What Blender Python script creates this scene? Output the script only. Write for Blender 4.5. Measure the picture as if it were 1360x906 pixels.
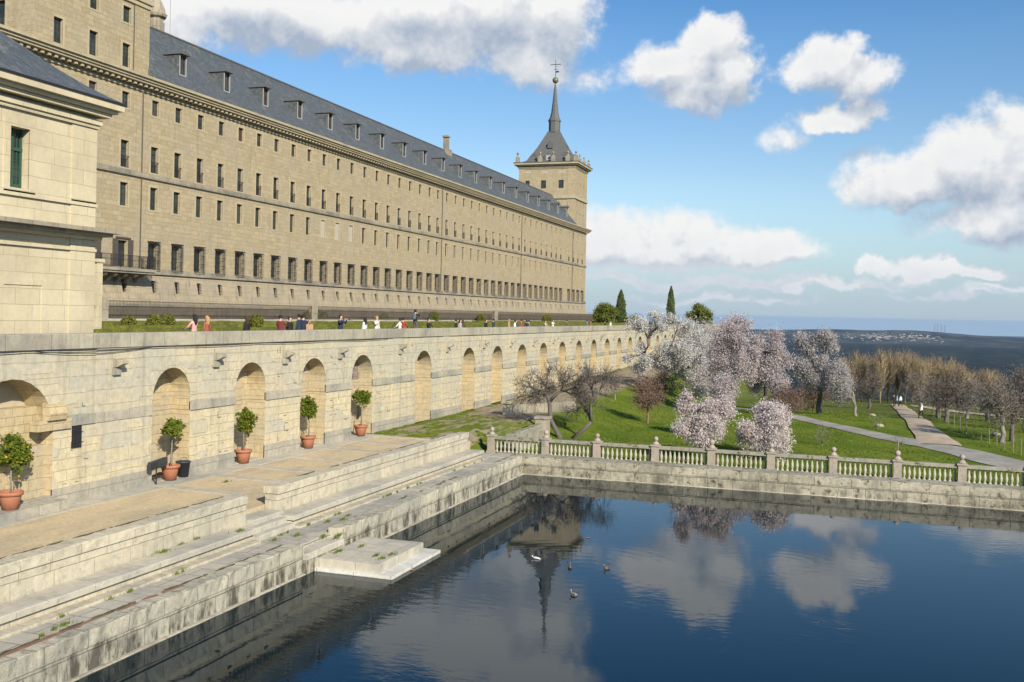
import bpy, math, random
import numpy as np
from mathutils import Vector, Matrix
random.seed(7)
rng = np.random.default_rng(7)
R = math.radians
S = bpy.context.scene
for o in list(bpy.data.objects):
    bpy.data.objects.remove(o)
# ------------------------------------------------------------------ camera
CAMZ = 9.3
HEAD = math.atan(456 / 1350)
cam_d = bpy.data.cameras.new('camera')
cam = bpy.data.objects.new('camera', cam_d)
S.collection.objects.link(cam)
S.camera = cam
cam_d.sensor_width = 36
cam_d.lens = 1350 / 1360 * 36
cam_d.shift_y = -35 / 1360
cam_d.clip_start = .1
cam_d.clip_end = 200000
cam.matrix_world = Matrix.Translation((0, 0, CAMZ)) @ Matrix.Rotation(HEAD, 4, 'Z') @ Matrix.Rotation(math.pi / 2, 4, 'X') @ Matrix.Rotation(.021, 4, 'Z')
# ------------------------------------------------------------------ light
SUN_EL = R(29)
SUN_AZ = math.atan2(.66, -.66)
SUN_DIR = Vector((math.sin(SUN_AZ) * math.cos(SUN_EL), math.cos(SUN_AZ) * math.cos(SUN_EL), math.sin(SUN_EL)))
sl = bpy.data.lights.new('sun', 'SUN')
sl.energy = 5.0
sl.angle = R(.53)
sl.color = (1, .92, .76)
so = bpy.data.objects.new('sun', sl)
S.collection.objects.link(so)
so.rotation_euler = (-SUN_DIR).to_track_quat('-Z', 'Y').to_euler()
S.view_settings.view_transform = 'Standard'
S.view_settings.look = 'None'
S.view_settings.exposure = .36
S.view_settings.gamma = 1
S.view_settings.use_curve_mapping = False
S.render.engine = 'CYCLES'
S.cycles.volume_bounces = 0
S.cycles.max_bounces = 6
S.cycles.diffuse_bounces = 1
S.cycles.transparent_max_bounces = 8

# ------------------------------------------------------------------ node helper
class NT:
    def __init__(self, nt):
        self.t = nt
        self.n = nt.nodes
    def put(self, sock, v):
        if v is None:
            return
        if isinstance(v, bpy.types.NodeSocket):
            self.t.links.new(v, sock)
        else:
            if hasattr(sock, 'default_value'):
                dv = sock.default_value
                if hasattr(dv, '__len__') and not hasattr(v, '__len__'):
                    v = (v,) * len(dv)
                if hasattr(dv, '__len__') and len(dv) == 4 and len(v) == 3:
                    v = tuple(v) + (1,)
                sock.default_value = v
    def node(self, typ, ins=(), **kw):
        nd = self.n.new(typ)
        for k, v in kw.items():
            setattr(nd, k, v)
        if isinstance(ins, dict):
            for k, v in ins.items():
                self.put(nd.inputs[k], v)
        else:
            for i, v in enumerate(ins):
                self.put(nd.inputs[i], v)
        return nd
    def m(self, op, a=None, b=None, c=None, clamp=False):
        return self.node('ShaderNodeMath', (a, b, c), operation=op, use_clamp=clamp).outputs[0]
    def v(self, op, a=None, b=None):
        nd = self.node('ShaderNodeVectorMath', (a, b), operation=op)
        return nd.outputs['Value'] if op in ('LENGTH', 'DOT_PRODUCT', 'DISTANCE') else nd.outputs[0]
    def noise(self, vec, scale, detail=3, rough=.55, dist=0):
        nd = self.node('ShaderNodeTexNoise', {'Vector': vec, 'Scale': scale, 'Detail': detail, 'Roughness': rough, 'Distortion': dist})
        return nd.outputs['Fac']
    def ramp(self, x, a, b, lo=0., hi=1., smooth=True):
        return self.node('ShaderNodeMapRange', {'Value': x, 'From Min': a, 'From Max': b, 'To Min': lo, 'To Max': hi}, interpolation_type='SMOOTHSTEP' if smooth else 'LINEAR').outputs[0]
    def mix(self, f, a, b, blend='MIX'):
        nd = self.n.new('ShaderNodeMix')
        nd.data_type = 'RGBA'
        nd.blend_type = blend
        self.put(nd.inputs[0], f)
        self.put(nd.inputs[6], a)
        self.put(nd.inputs[7], b)
        return nd.outputs[2]
    def comb(self, x, y, z):
        return self.node('ShaderNodeCombineXYZ', (x, y, z)).outputs[0]
    def sep(self, v):
        return self.node('ShaderNodeSeparateXYZ', (v,)).outputs

def new_mat(name):
    m = bpy.data.materials.new(name)
    m.use_nodes = True
    nt = NT(m.node_tree)
    m.node_tree.nodes.clear()
    out = nt.n.new('ShaderNodeOutputMaterial')
    bs = nt.n.new('ShaderNodeBsdfPrincipled')
    m.node_tree.links.new(bs.outputs[0], out.inputs[0])
    return m, nt, bs, out

# ------------------------------------------------------------------ sky: Nishita plus clouds placed by direction
def pix_ray(x, y):
    ca, sa, r = math.cos(HEAD), math.sin(HEAD), .021
    dx, dy = x - 680, y - 418
    u = dx * math.cos(r) + dy * math.sin(r)
    v = -dx * math.sin(r) + dy * math.cos(r)
    return Vector((u * ca - 1350 * sa, u * sa + 1350 * ca, -v))
def azel(x, y):
    d = pix_ray(x, y)
    return math.atan2(d.x, d.y), math.atan2(d.z, math.hypot(d.x, d.y))
# x, y, half width, half height up, half height down (pixels of a 1360 wide frame), density
CLOUDS = [
    (300, 0, 150, 50, 70, 1), (420, 20, 140, 48, 62, 1), (550, 10, 120, 60, 80, 1), (560, 60, 120, 60, 45, .95), (650, 10, 120, 110, 85, 1),
    (735, 20, 80, 80, 60, 1), (700, 75, 85, 40, 38, .7), (250, 40, 60, 50, 40, .7), (720, -60, 90, 60, 60, .9),
    (885, 85, 78, 42, 42, 1), (930, 92, 60, 40, 40, 1), (940, 60, 62, 48, 50, 1), (975, 95, 48, 40, 40, 1), (915, 120, 70, 40, 34, .8), (800, 95, 34, 24, 28, .3),
    (1092, 92, 60, 42, 32, 1), (1145, 108, 52, 26, 28, .8), (1112, 148, 64, 26, 26, 1), (1050, 182, 36, 22, 18, .35),
    (1215, 245, 120, 56, 36, 1), (1290, 215, 90, 70, 80, 1), (1370, 205, 90, 72, 110, 1), (1330, 290, 130, 50, 42, 1), (1480, 240, 160, 120, 90, 1),
    (800, 330, 130, 66, 26, 1), (900, 338, 120, 52, 22, 1), (1010, 340, 100, 36, 19, 1), (700, 330, 150, 60, 26, 1),
    (1160, 357, 34, 14, 10, .8), (1225, 362, 60, 20, 14, 1), (1290, 366, 60, 16, 10, .9),
    (860, 372, 170, 13, 8, .75), (1060, 376, 190, 12, 8, .7), (1250, 392, 100, 10, 6, .6), (960, 398, 160, 8, 6, .5), (1330, 385, 70, 7, 6, .5),
    (1900, 150, 260, 120, 60, 1), (2500, 60, 300, 150, 70, 1), (60, -250, 260, 90, 70, 1), (-900, 100, 400, 160, 80, 1), (1050, -420, 330, 100, 80, 1),
    (1700, -300, 200, 80, 80, .8),
]
w = bpy.data.worlds.new('World')
S.world = w
w.use_nodes = True
wt = NT(w.node_tree)
w.node_tree.nodes.clear()
wo = wt.n.new('ShaderNodeOutputWorld')
bg = wt.n.new('ShaderNodeBackground')
w.node_tree.links.new(bg.outputs[0], wo.inputs[0])
sky = wt.n.new('ShaderNodeTexSky')
sky.sky_type = 'NISHITA'
sky.sun_disc = False
sky.sun_elevation = SUN_EL
sky.sun_rotation = SUN_AZ
sky.altitude = 1000
sky.air_density = 1.0
sky.dust_density = .6
sky.ozone_density = 1.6
SKY_STRENGTH = .13
bg.inputs[1].default_value = SKY_STRENGTH
dirv = wt.node('ShaderNodeTexCoord').outputs['Generated']
sx, sy, sz = wt.sep(dirv)
az = wt.m('ARCTAN2', sx, sy)
el = wt.m('ARCSINE', sz)
P0 = wt.comb(az, el, 0)
def cloud_field(P, lite=False):
    n1 = wt.noise(P, 15, 10 if not lite else 3, .66)
    n0 = wt.noise(P, 5.5, 2, .5)
    acc = None
    warp = wt.v('MULTIPLY', wt.v('SUBTRACT', wt.node('ShaderNodeTexNoise', {'Vector': P, 'Scale': 16., 'Detail': 5 if not lite else 2, 'Roughness': .6}).outputs['Color'], (.5, .5, .5)), (.075, .06, 0))
    Pw = wt.v('ADD', P, warp)
    for (x, y, rx, rt, rb, dn) in CLOUDS:
        a, e = azel(x, y)
        k = 1 / 1350
        d = wt.v('SUBTRACT', Pw, (a, e, 0))
        p = wt.v('MULTIPLY', d, (1 / (rx * k), 1 / (rt * k), 0))
        q = wt.v('MULTIPLY', d, (-1 / (rx * k), -1 / (rb * k), 0))
        mx = wt.v('MAXIMUM', p, q)
        ln = wt.v('LENGTH', mx)
        f = wt.m('MULTIPLY_ADD', ln, -dn, dn)
        acc = f if acc is None else wt.m('SMOOTH_MAX', acc, f, .16)
    f = wt.m('MULTIPLY_ADD', wt.m('SUBTRACT', n1, .5), 1.25, acc)
    return wt.m('MULTIPLY_ADD', wt.m('SUBTRACT', n0, .5), .35, f)
F0 = cloud_field(P0)
F1 = cloud_field(wt.v('ADD', P0, (-.004, .024, 0)), True)
alpha = wt.ramp(F0, -.02, .42)
lit = wt.ramp(wt.m('SUBTRACT', F0, F1), -.46, .34, smooth=False)
lit = wt.m('MAXIMUM', lit, wt.ramp(el, .085, .03, 0., .72))
thick = wt.ramp(F0, .25, 1.0)
fine = wt.noise(P0, 60, 4, .6)
lit = wt.m('ADD', lit, wt.m('MULTIPLY_ADD', fine, .5, -.25), clamp=True)
lit = wt.m('ADD', wt.m('SUBTRACT', lit, wt.m('MULTIPLY', thick, .12)), wt.ramp(el, .26, .32, 0., .35), clamp=True)
cg = .86 / SKY_STRENGTH
ccol = wt.mix(lit, (.36 * cg, .43 * cg, .54 * cg, 1), (.83 * cg, .83 * cg, .825 * cg, 1))
# paler and bluer air low over the horizon
low = wt.ramp(el, 0.0, .13)
hz = (.335 * cg, .448 * cg, .575 * cg, 1)
skyc = wt.node('ShaderNodeHueSaturation', {'Hue': .5, 'Saturation': 1.03, 'Value': .76, 'Color': sky.outputs[0]}).outputs[0]
skyc = wt.mix(1., skyc, wt.mix(wt.ramp(el, .13, .36, smooth=False), (.96, 1.0, .99, 1), (.54, .95, 1.2, 1)), 'MULTIPLY')
skyc = wt.mix(1., skyc, wt.mix(wt.ramp(el, .26, .42, smooth=False), (1, 1, 1, 1), (.6, .74, .85, 1)), 'MULTIPLY')
skyc = wt.mix(wt.m('MAXIMUM', wt.m('MULTIPLY', wt.m('SUBTRACT', 1, low), .85), wt.m('LESS_THAN', el, .004)), skyc, hz)
ccol = wt.mix(wt.m('MULTIPLY', wt.m('SUBTRACT', 1, wt.ramp(el, 0.0, .07)), .6), ccol, hz)
fin = wt.mix(alpha, skyc, ccol)
wt.put(bg.inputs[0], fin)
w.cycles.sampling_method = 'MANUAL'
w.cycles.sample_map_resolution = 512

# ------------------------------------------------------------------ object helpers
C = S.collection
def tag(o, label=None, cat=None, group=None, kind=None):
    if label: o['label'] = label
    if cat: o['category'] = cat
    if group: o['group'] = group
    if kind: o['kind'] = kind
    return o
def thing(name, label, cat, loc=(0, 0, 0), rz=0, group=None):
    o = bpy.data.objects.new(name, None)
    C.objects.link(o)
    o.location = loc
    o.rotation_euler = (0, 0, rz)
    o.empty_display_size = .3
    return tag(o, label, cat, group)
def inst(name, me, parent=None, loc=(0, 0, 0), rz=0, sc=1):
    o = bpy.data.objects.new(name, me)
    C.objects.link(o)
    o.parent = parent
    o.location = loc
    o.rotation_euler = (0, 0, rz)
    if sc != 1:
        o.scale = (sc, sc, sc) if not hasattr(sc, '__len__') else sc
    return o
def copy_tree(o, parent=None):
    c = o.copy()
    C.objects.link(c)
    c.parent = parent
    for ch in list(o.children):
        copy_tree(ch, c)
    return c
class MB:
    def __init__(self, off=(0, 0, 0)):
        self.v = []; self.f = []; self.mi = []; self.k = 0; self.off = Vector(off)
    def add(self, vs, fs):
        b = len(self.v)
        self.v += [tuple(x) for x in vs]
        for f in fs:
            self.f.append([i + b for i in f])
            self.mi.append(self.k)
        return self
    def quad(self, a, b, c, d):
        return self.add([a, b, c, d], [(0, 1, 2, 3)])
    def box(self, x0, x1, y0, y1, z0, z1):
        vs = [(x, y, z) for x in (x0, x1) for y in (y0, y1) for z in (z0, z1)]
        return self.add(vs, [(0, 1, 3, 2), (4, 6, 7, 5), (0, 4, 5, 1), (2, 3, 7, 6), (0, 2, 6, 4), (1, 5, 7, 3)])
    def prism(self, prof, axis, a, b):
        """profile of (p, q) extruded along axis 0/1/2 from a to b; p,q fill the remaining axes in order"""
        n = len(prof)
        vs = []
        for t in (a, b):
            for p, q in prof:
                v = [p, q]
                v.insert(axis, t)
                vs.append(v)
        fs = [(i, (i + 1) % n, n + (i + 1) % n, n + i) for i in range(n)] + [tuple(range(n))[::-1], tuple(range(n, 2 * n))]
        return self.add(vs, fs)
    def lathe(self, prof, c=(0, 0, 0), n=16, rot=0, sq=False):
        vs = []
        for r, z in prof:
            for i in range(n):
                a = 2 * math.pi * (i + .5) / n + rot
                rr = r / math.cos(math.pi / n) if sq else r
                vs.append((c[0] + rr * math.cos(a), c[1] + rr * math.sin(a), c[2] + z))
        fs = []
        for j in range(len(prof) - 1):
            for i in range(n):
                fs.append((j * n + i, j * n + (i + 1) % n, (j + 1) * n + (i + 1) % n, (j + 1) * n + i))
        fs.append(tuple(range(n))[::-1])
        m = (len(prof) - 1) * n
        fs.append(tuple(range(m, m + n)))
        return self.add(vs, fs)
    def ball(self, c, r, n=14, m=8, sc=(1, 1, 1)):
        vs = [(c[0], c[1], c[2] - r * sc[2])]
        for j in range(1, m):
            t = math.pi * j / m
            for i in range(n):
                a = 2 * math.pi * i / n
                vs.append((c[0] + r * sc[0] * math.sin(t) * math.cos(a), c[1] + r * sc[1] * math.sin(t) * math.sin(a), c[2] - r * sc[2] * math.cos(t)))
        vs.append((c[0], c[1], c[2] + r * sc[2]))
        fs = [(0, 1 + (i + 1) % n, 1 + i) for i in range(n)]
        for j in range(m - 2):
            for i in range(n):
                a = 1 + j * n
                fs.append((a + i, a + (i + 1) % n, a + n + (i + 1) % n, a + n + i))
        a = 1 + (m - 2) * n
        fs += [(a + i, a + (i + 1) % n, len(vs) - 1) for i in range(n)]
        return self.add(vs, fs)
    def tube(self, pts, rad, n=6):
        P = [Vector(p) for p in pts]
        vs = []
        for i, p in enumerate(P):
            t = (P[min(i + 1, len(P) - 1)] - P[max(i - 1, 0)])
            if t.length < 1e-6: t = Vector((0, 0, 1))
            t.normalize()
            s = t.cross(Vector((.12, .31, .94)) if abs(t.z) < .9 else Vector((1, .1, 0)))
            s.normalize()
            u = t.cross(s)
            r = rad[i] if hasattr(rad, '__len__') else rad
            for k in range(n):
                a = 2 * math.pi * k / n
                vs.append(p + s * (r * math.cos(a)) + u * (r * math.sin(a)))
        fs = []
        for i in range(len(P) - 1):
            for k in range(n):
                fs.append((i * n + k, i * n + (k + 1) % n, (i + 1) * n + (k + 1) % n, (i + 1) * n + k))
        fs.append(tuple(range(n))[::-1])
        fs.append(tuple(range((len(P) - 1) * n, len(P) * n)))
        return self.add(vs, fs)
    def mesh(self, name, mats, smooth=False):
        me = bpy.data.meshes.new(name)
        o = self.off
        me.from_pydata([(a - o.x, b - o.y, c - o.z) for a, b, c in self.v], [], self.f)
        for m in (mats if isinstance(mats, (list, tuple)) else [mats]):
            me.materials.append(m)
        if max(self.mi, default=0) > 0:
            me.polygons.foreach_set('material_index', self.mi)
        if smooth:
            me.polygons.foreach_set('use_smooth', [True] * len(me.polygons))
        me.update()
        return me
    def obj(self, name, mats, parent=None, smooth=False):
        o = inst(name, self.mesh(name, mats, smooth), parent)
        if parent is None:
            o.location = self.off
        return o
def np_mesh(name, V, F, mat, smooth=False):
    """V (n,3), F (m,k) arrays"""
    me = bpy.data.meshes.new(name)
    k = F.shape[1]
    me.vertices.add(len(V)); me.vertices.foreach_set('co', V.astype(np.float32).ravel())
    me.loops.add(F.size); me.loops.foreach_set('vertex_index', F.astype(np.int32).ravel())
    me.polygons.add(len(F))
    me.polygons.foreach_set('loop_start', np.arange(0, F.size, k, dtype=np.int32))
    me.polygons.foreach_set('loop_total', np.full(len(F), k, dtype=np.int32))
    if smooth: me.polygons.foreach_set('use_smooth', np.ones(len(F), dtype=bool))
    me.materials.append(mat)
    me.update(calc_edges=True)
    me.validate()
    return me

# ------------------------------------------------------------------ materials
def wall_uv(nt):
    g = nt.node('ShaderNodeNewGeometry')
    px, py, pz = nt.sep(g.outputs['Position'])
    nx, ny, nz = nt.sep(nt.v('ABSOLUTE', g.outputs['True Normal']))
    isx = nt.m('GREATER_THAN', nx, ny)
    isz = nt.m('GREATER_THAN', nz, .75)
    u = nt.node('ShaderNodeMix', {0: isx, 2: px, 3: py}).outputs[0]
    vv = nt.node('ShaderNodeMix', {0: isz, 2: pz, 3: py}).outputs[0]
    u = nt.node('ShaderNodeMix', {0: isz, 2: u, 3: px}).outputs[0]
    return g.outputs['Position'], nt.comb(u, vv, 0)
def stone(name, c1, c2, cm, bw=1., bh=.5, mort=.012, patch=(.5, .5, .5), patch_amt=.5, streak=.3, streak_col=(.12, .11, .09), speck=.0, speck_col=(.05, .06, .02), bump=.5, rough=.85, var=1., low_z=None, jitter=.05, dual=0, split=None):
    m, nt, bs, out = new_mat(name)
    def K(c, f=.70, d=-.13 if 'wall' in name or 'niche' in name else -.03):
        l = .25 * c[0] + .6 * c[1] + .15 * c[2]
        return tuple((v + (l - v) * d) * f for v in c[:3]) + (1,)
    c1, c2, cm, patch, streak_col, speck_col = [K(c) for c in (c1, c2, cm, patch, streak_col, speck_col)]
    pos, uv = wall_uv(nt)
    jit = nt.v('MULTIPLY', nt.v('SUBTRACT', nt.node('ShaderNodeTexNoise', {'Vector': pos, 'Scale': 1.3, 'Detail': 2}).outputs['Color'], (.5, .5, .5)), (jitter * 1.4, jitter, 0))
    uvj = nt.v('ADD', uv, jit)
    b = nt.node('ShaderNodeTexBrick', {'Vector': uvj, 'Color1': c1, 'Color2': c2, 'Mortar': cm, 'Scale': 1, 'Mortar Size': mort, 'Mortar Smooth': .4, 'Bias': 0, 'Brick Width': bw, 'Row Height': bh}, offset=.5, squash=.72, squash_frequency=3)
    bc, bf = b.outputs['Color'], b.outputs['Fac']
    if dual:
        b2 = nt.node('ShaderNodeTexBrick', {'Vector': nt.v('ADD', uvj, (3.3, .17, 0)), 'Color1': c2, 'Color2': patch, 'Mortar': cm, 'Scale': 1, 'Mortar Size': mort * .8, 'Mortar Smooth': .5, 'Bias': 0, 'Brick Width': bw * 1.45, 'Row Height': bh * dual}, offset=.37, squash=1.3, squash_frequency=2)
        sel = nt.ramp(nt.noise(nt.v('MULTIPLY', pos, (.25, .25, .8)), 1.1, 2, .5), .48, .5)
        bc = nt.mix(sel, bc, b2.outputs['Color'])
        bf = nt.node('ShaderNodeMix', {0: sel, 2: bf, 3: b2.outputs['Fac']}).outputs[0]
    n1 = nt.noise(pos, .35, 5, .6)
    n2 = nt.noise(pos, 4, 5, .65)
    n3 = nt.noise(pos, 28, 3, .6)
    pm = nt.m('MULTIPLY', nt.ramp(n1, .42, .68), patch_amt)
    if split:   # greyer, more weathered stone above this height
        zz0 = nt.m('ADD', nt.sep(pos)[2], nt.m('MULTIPLY_ADD', nt.noise(pos, .8, 4, .6), 1.6, -.8))
        pm = nt.m('MULTIPLY', nt.m('ADD', pm, nt.ramp(zz0, split - .5, split + .6, 0, .35), clamp=True), nt.ramp(zz0, split - .6, split + .5, .35, 1))
    col = nt.mix(pm, bc, patch)
    sc = nt.v('MULTIPLY', pos, (2.2, 2.2, .22))
    st = nt.ramp(nt.noise(sc, 1.0, 5, .62), .5, .74)
    col = nt.mix(nt.m('MULTIPLY', st, streak), col, streak_col)
    if speck:
        sp = nt.ramp(nt.noise(pos, 2.3, 6, .72), .53, .66)
        col = nt.mix(nt.m('MULTIPLY', sp, speck), col, speck_col)
    if low_z:   # dark water stains with a ragged upper edge
        zz = nt.sep(pos)[2]
        q = nt.m('ADD', zz, nt.m('MULTIPLY_ADD', nt.noise(nt.v('MULTIPLY', pos, (1.6, 1.6, .5)), 1.2, 5, .7), -1.7, .85))
        msk = nt.m('MULTIPLY', nt.ramp(q, low_z[1], low_z[0]), nt.ramp(nt.noise(nt.v('MULTIPLY', pos, (1, 1, .3)), 2.1, 5, .7), .42, .6))
        col = nt.mix(nt.m('MULTIPLY', msk, low_z[2]), col, (.055, .05, .04, 1))
    val = nt.m('MULTIPLY_ADD', nt.m('ADD', nt.m('MULTIPLY', n2, .6), nt.m('MULTIPLY', n3, .4)), .9 * var, 1 - .45 * var)
    col = nt.mix(1., col, nt.comb(val, val, val), 'MULTIPLY')
    nt.put(bs.inputs['Base Color'], col)
    bs.inputs['Roughness'].default_value = rough
    bs.inputs['Specular IOR Level'].default_value = .2
    hgt = nt.m('MULTIPLY_ADD', bf, -.6, nt.m('ADD', nt.m('MULTIPLY', n2, .5), nt.m('MULTIPLY', n3, .25)))
    bp = nt.node('ShaderNodeBump', {'Strength': bump, 'Distance': .05, 'Height': hgt})
    nt.put(bs.inputs['Normal'], bp.outputs[0])
    return m
def plain(name, col, rough=.7, metal=0, noise=.25, nscale=8, bump=0, spec=.3):
    m, nt, bs, out = new_mat(name)
    g = nt.node('ShaderNodeNewGeometry').outputs['Position']
    n = nt.noise(g, nscale, 4, .6)
    v = nt.m('MULTIPLY_ADD', n, 2 * noise, 1 - noise)
    nt.put(bs.inputs['Base Color'], nt.mix(1., tuple(col) + (1,), nt.comb(v, v, v), 'MULTIPLY'))
    bs.inputs['Roughness'].default_value = rough
    bs.inputs['Metallic'].default_value = metal
    bs.inputs['Specular IOR Level'].default_value = spec
    if bump:
        nt.put(bs.inputs['Normal'], nt.node('ShaderNodeBump', {'Strength': bump, 'Distance': .03, 'Height': n}).outputs[0])
    return m
def leafm(name, c1, c2, c3=None, scale=3, trans=.25, nsc2=40):
    m, nt, bs, out = new_mat(name)
    g = nt.node('ShaderNodeNewGeometry').outputs['Position']
    n = nt.ramp(nt.noise(g, scale, 3, .6), .35, .65)
    n2 = nt.ramp(nt.noise(g, nsc2, 2, .6), .35, .65)
    col = nt.mix(n, tuple(c1) + (1,), tuple(c2) + (1,))
    if c3: col = nt.mix(nt.m('MULTIPLY', n2, .7), col, tuple(c3) + (1,))
    nt.put(bs.inputs['Base Color'], col)
    bs.inputs['Roughness'].default_value = .7
    bs.inputs['Specular IOR Level'].default_value = .15
    tr = nt.node('ShaderNodeBsdfTranslucent', {'Color': col})
    mx = nt.node('ShaderNodeMixShader', {0: trans, 1: bs.outputs[0], 2: tr.outputs[0]})
    nt.t.links.new(mx.outputs[0], out.inputs[0])
    return m

M = {}
M['fac'] = stone('facade_granite', (.60, .495, .325), (.50, .405, .255), (.38, .30, .195), .95, .42, .012, (.50, .44, .33), .6, .35, (.33, .28, .20), speck=.25, speck_col=(.62, .48, .30), bump=.5, var=1.2, jitter=.03)
M['fac_grey'] = stone('facade_base_granite', (.56, .47, .33), (.50, .42, .29), (.36, .30, .2), 1.2, .5, .012, (.40, .36, .29), .6, .55, (.22, .18, .13), bump=.5, var=1.2)
M['trim'] = stone('trim_granite', (.64, .54, .37), (.58, .49, .33), (.42, .33, .2), 1.6, 3., .01, (.44, .38, .29), .5, .2, (.22, .18, .13), bump=.2)
M['trim_grey'] = stone('weathered_trim_granite', (.50, .44, .33), (.44, .39, .30), (.2, .18, .14), 1.3, 3., .015, (.2, .19, .17), .7, .4, (.10, .09, .08), bump=.4)
M['pav'] = stone('pavilion_ashlar', (.86, .75, .53), (.78, .67, .46), (.46, .37, .25), 1.7, .62, .01, (.60, .51, .37), .5, .15, (.38, .31, .21), bump=.35, var=.5)
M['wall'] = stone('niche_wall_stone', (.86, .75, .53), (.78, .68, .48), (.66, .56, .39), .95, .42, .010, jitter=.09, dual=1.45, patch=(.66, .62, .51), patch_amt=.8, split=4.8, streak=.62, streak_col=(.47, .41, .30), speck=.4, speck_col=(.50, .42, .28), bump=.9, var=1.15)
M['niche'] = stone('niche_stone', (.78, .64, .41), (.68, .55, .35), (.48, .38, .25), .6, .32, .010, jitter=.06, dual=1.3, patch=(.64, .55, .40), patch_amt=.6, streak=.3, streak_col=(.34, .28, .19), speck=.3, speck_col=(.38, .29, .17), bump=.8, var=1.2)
M['coping'] = stone('coping_stone', (.64, .58, .45), (.57, .52, .41), (.2, .18, .15), 2.2, 5., .012, (.33, .31, .27), .7, .45, (.18, .17, .15), speck=.25, speck_col=(.2, .19, .14), bump=.7)
M['grey'] = stone('grey_plinth', (.64, .58, .46), (.56, .51, .41), (.34, .30, .22), 1.5, 2., .010, patch=(.38, .37, .33), patch_amt=.95, streak=.4, streak_col=(.24, .22, .17), speck=.3, speck_col=(.3, .28, .22), bump=.7, var=1.3)
M['rim'] = stone('rim_stone', (.76, .69, .53), (.64, .59, .46), (.28, .25, .18), 1.5, .55, .014, jitter=.08, patch=(.46, .44, .38), patch_amt=.7, streak=.6, streak_col=(.17, .16, .13), speck=.6, speck_col=(.26, .25, .18), bump=1.3, var=1.4, low_z=(.35, .75, .85))
M['lowwall'] = stone('low_wall_stone', (.80, .72, .56), (.71, .64, .50), (.44, .39, .29), 1.6, .6, .009, jitter=.06, patch=(.56, .53, .45), patch_amt=.7, streak=.5, streak_col=(.36, .33, .26), speck=.45, speck_col=(.34, .32, .24), bump=1., var=1.3)
M['rimfar'] = stone('far_rim_stone', (.62, .57, .44), (.52, .48, .37), (.24, .2, .14), 1.9, .52, .012, jitter=.07, patch=(.34, .31, .24), patch_amt=.7, streak=.45, streak_col=(.16, .14, .09), speck=1., speck_col=(.15, .12, .065), bump=1.4, var=1.6, low_z=(.2, .8, .55))
M['balu'] = stone('baluster_stone', (.62, .58, .45), (.56, .53, .42), (.5, .46, .36), 3, 3., .005, (.50, .47, .38), .5, .3, (.3, .28, .22), speck=.2, bump=.5)
M['rail'] = stone('lichen_rail_stone', (.46, .43, .34), (.42, .39, .31), (.2, .19, .14), 3.2, 3., .01, (.3, .29, .24), .5, .3, (.18, .17, .14), speck=.95, speck_col=(.11, .10, .07), bump=.9)
M['post'] = stone('post_stone', (.56, .47, .40), (.52, .44, .37), (.4, .35, .28), 3, 3., .005, (.43, .40, .34), .5, .35, (.2, .19, .15), speck=.5, speck_col=(.2, .19, .15), bump=.6)
M['white_edge'] = stone('limewashed_edge', (.98, .96, .90), (.9, .88, .80), (.5, .46, .38), 2, 2., .02, (.62, .56, .46), .45, .2, (.3, .26, .18), speck=.2, bump=.4)
M['foot'] = stone('waterline_stone', (.74, .69, .58), (.62, .58, .48), (.3, .26, .2), 1.5, 2., .02, (.40, .36, .28), .8, .6, (.16, .14, .1), speck=.5, speck_col=(.2, .17, .1), bump=.7)
M['slab'] = stone('slab_stone', (.72, .66, .54), (.56, .52, .44), (.26, .24, .18), 1.2, .8, .02, (.37, .36, .33), .6, .1, (.2, .2, .18), speck=.2, speck_col=(.2, .19, .12), bump=.5)
M['ledge'] = stone('ledge_stone', (.76, .69, .56), (.66, .61, .50), (.3, .27, .2), 2, 2., .01, (.42, .41, .37), .7, .2, (.25, .24, .2), speck=.25, speck_col=(.25, .24, .18), bump=.5)
M['strip'] = stone('paving_strip_stone', (.76, .69, .56), (.66, .61, .50), (.26, .23, .16), 1.1, 1.1, .015, (.44, .42, .38), .6, .1, (.3, .28, .22), speck=.2, speck_col=(.4, .34, .22), bump=.5)
M['dark_metal'] = plain('dark_iron', (.035, .035, .04), .5, .3)
M['fence_iron'] = plain('weathered_iron', (.10, .085, .07), .7, .2)
M['lead'] = plain('lead_roofing', (.115, .115, .115), .6, 0, .35, 3, .3)
M['lead_l'] = plain('pale_lead', (.26, .24, .20), .6, 0, .35, 3, .3)
M['bronze'] = plain('bronze_ball', (.16, .17, .11), .5, .3)
M['green_frame'] = plain('green_window_paint', (.035, .09, .06), .5, 0, .2)
M['green_dark'] = plain('dark_green_shutter', (.022, .036, .030), .6, 0, .3)
M['white_paint'] = plain('weathered_white_paint', (.34, .34, .34), .6, 0, .15)
M['shutter_white'] = plain('pale_shutter', (.42, .38, .31), .7, 0, .15)
M['brown_shutter'] = plain('brown_shutter', (.07, .045, .035), .7, 0, .3)
M['terracotta'] = plain('terracotta', (.38, .155, .09), .75, 0, .25, 6, .2)
M['black_plastic'] = plain('black_plastic', (.04, .045, .055), .45, 0, .2)
M['orange'] = plain('orange_fruit', (.75, .30, .03), .5, 0, .1)
M['bark'] = plain('bark', (.125, .105, .095), .9, 0, .45, 10, .8)
M['bark_grey'] = plain('grey_bark', (.24, .21, .18), .9, 0, .4, 10, .8)
M['bark_brown'] = plain('reddish_twigs', (.20, .125, .085), .9, 0, .4, 6)
M['bark_poplar'] = plain('yellow_twigs', (.38, .30, .18), .9, 0, .3, 4)
M['petal_white'] = leafm('white_blossom', (.62, .60, .58), (.84, .82, .79), (.46, .43, .40), 1.2, .3)
M['petal_grey'] = leafm('greyish_blossom', (.48, .45, .45), (.68, .64, .63), (.34, .31, .31), 1.2, .3)
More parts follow.
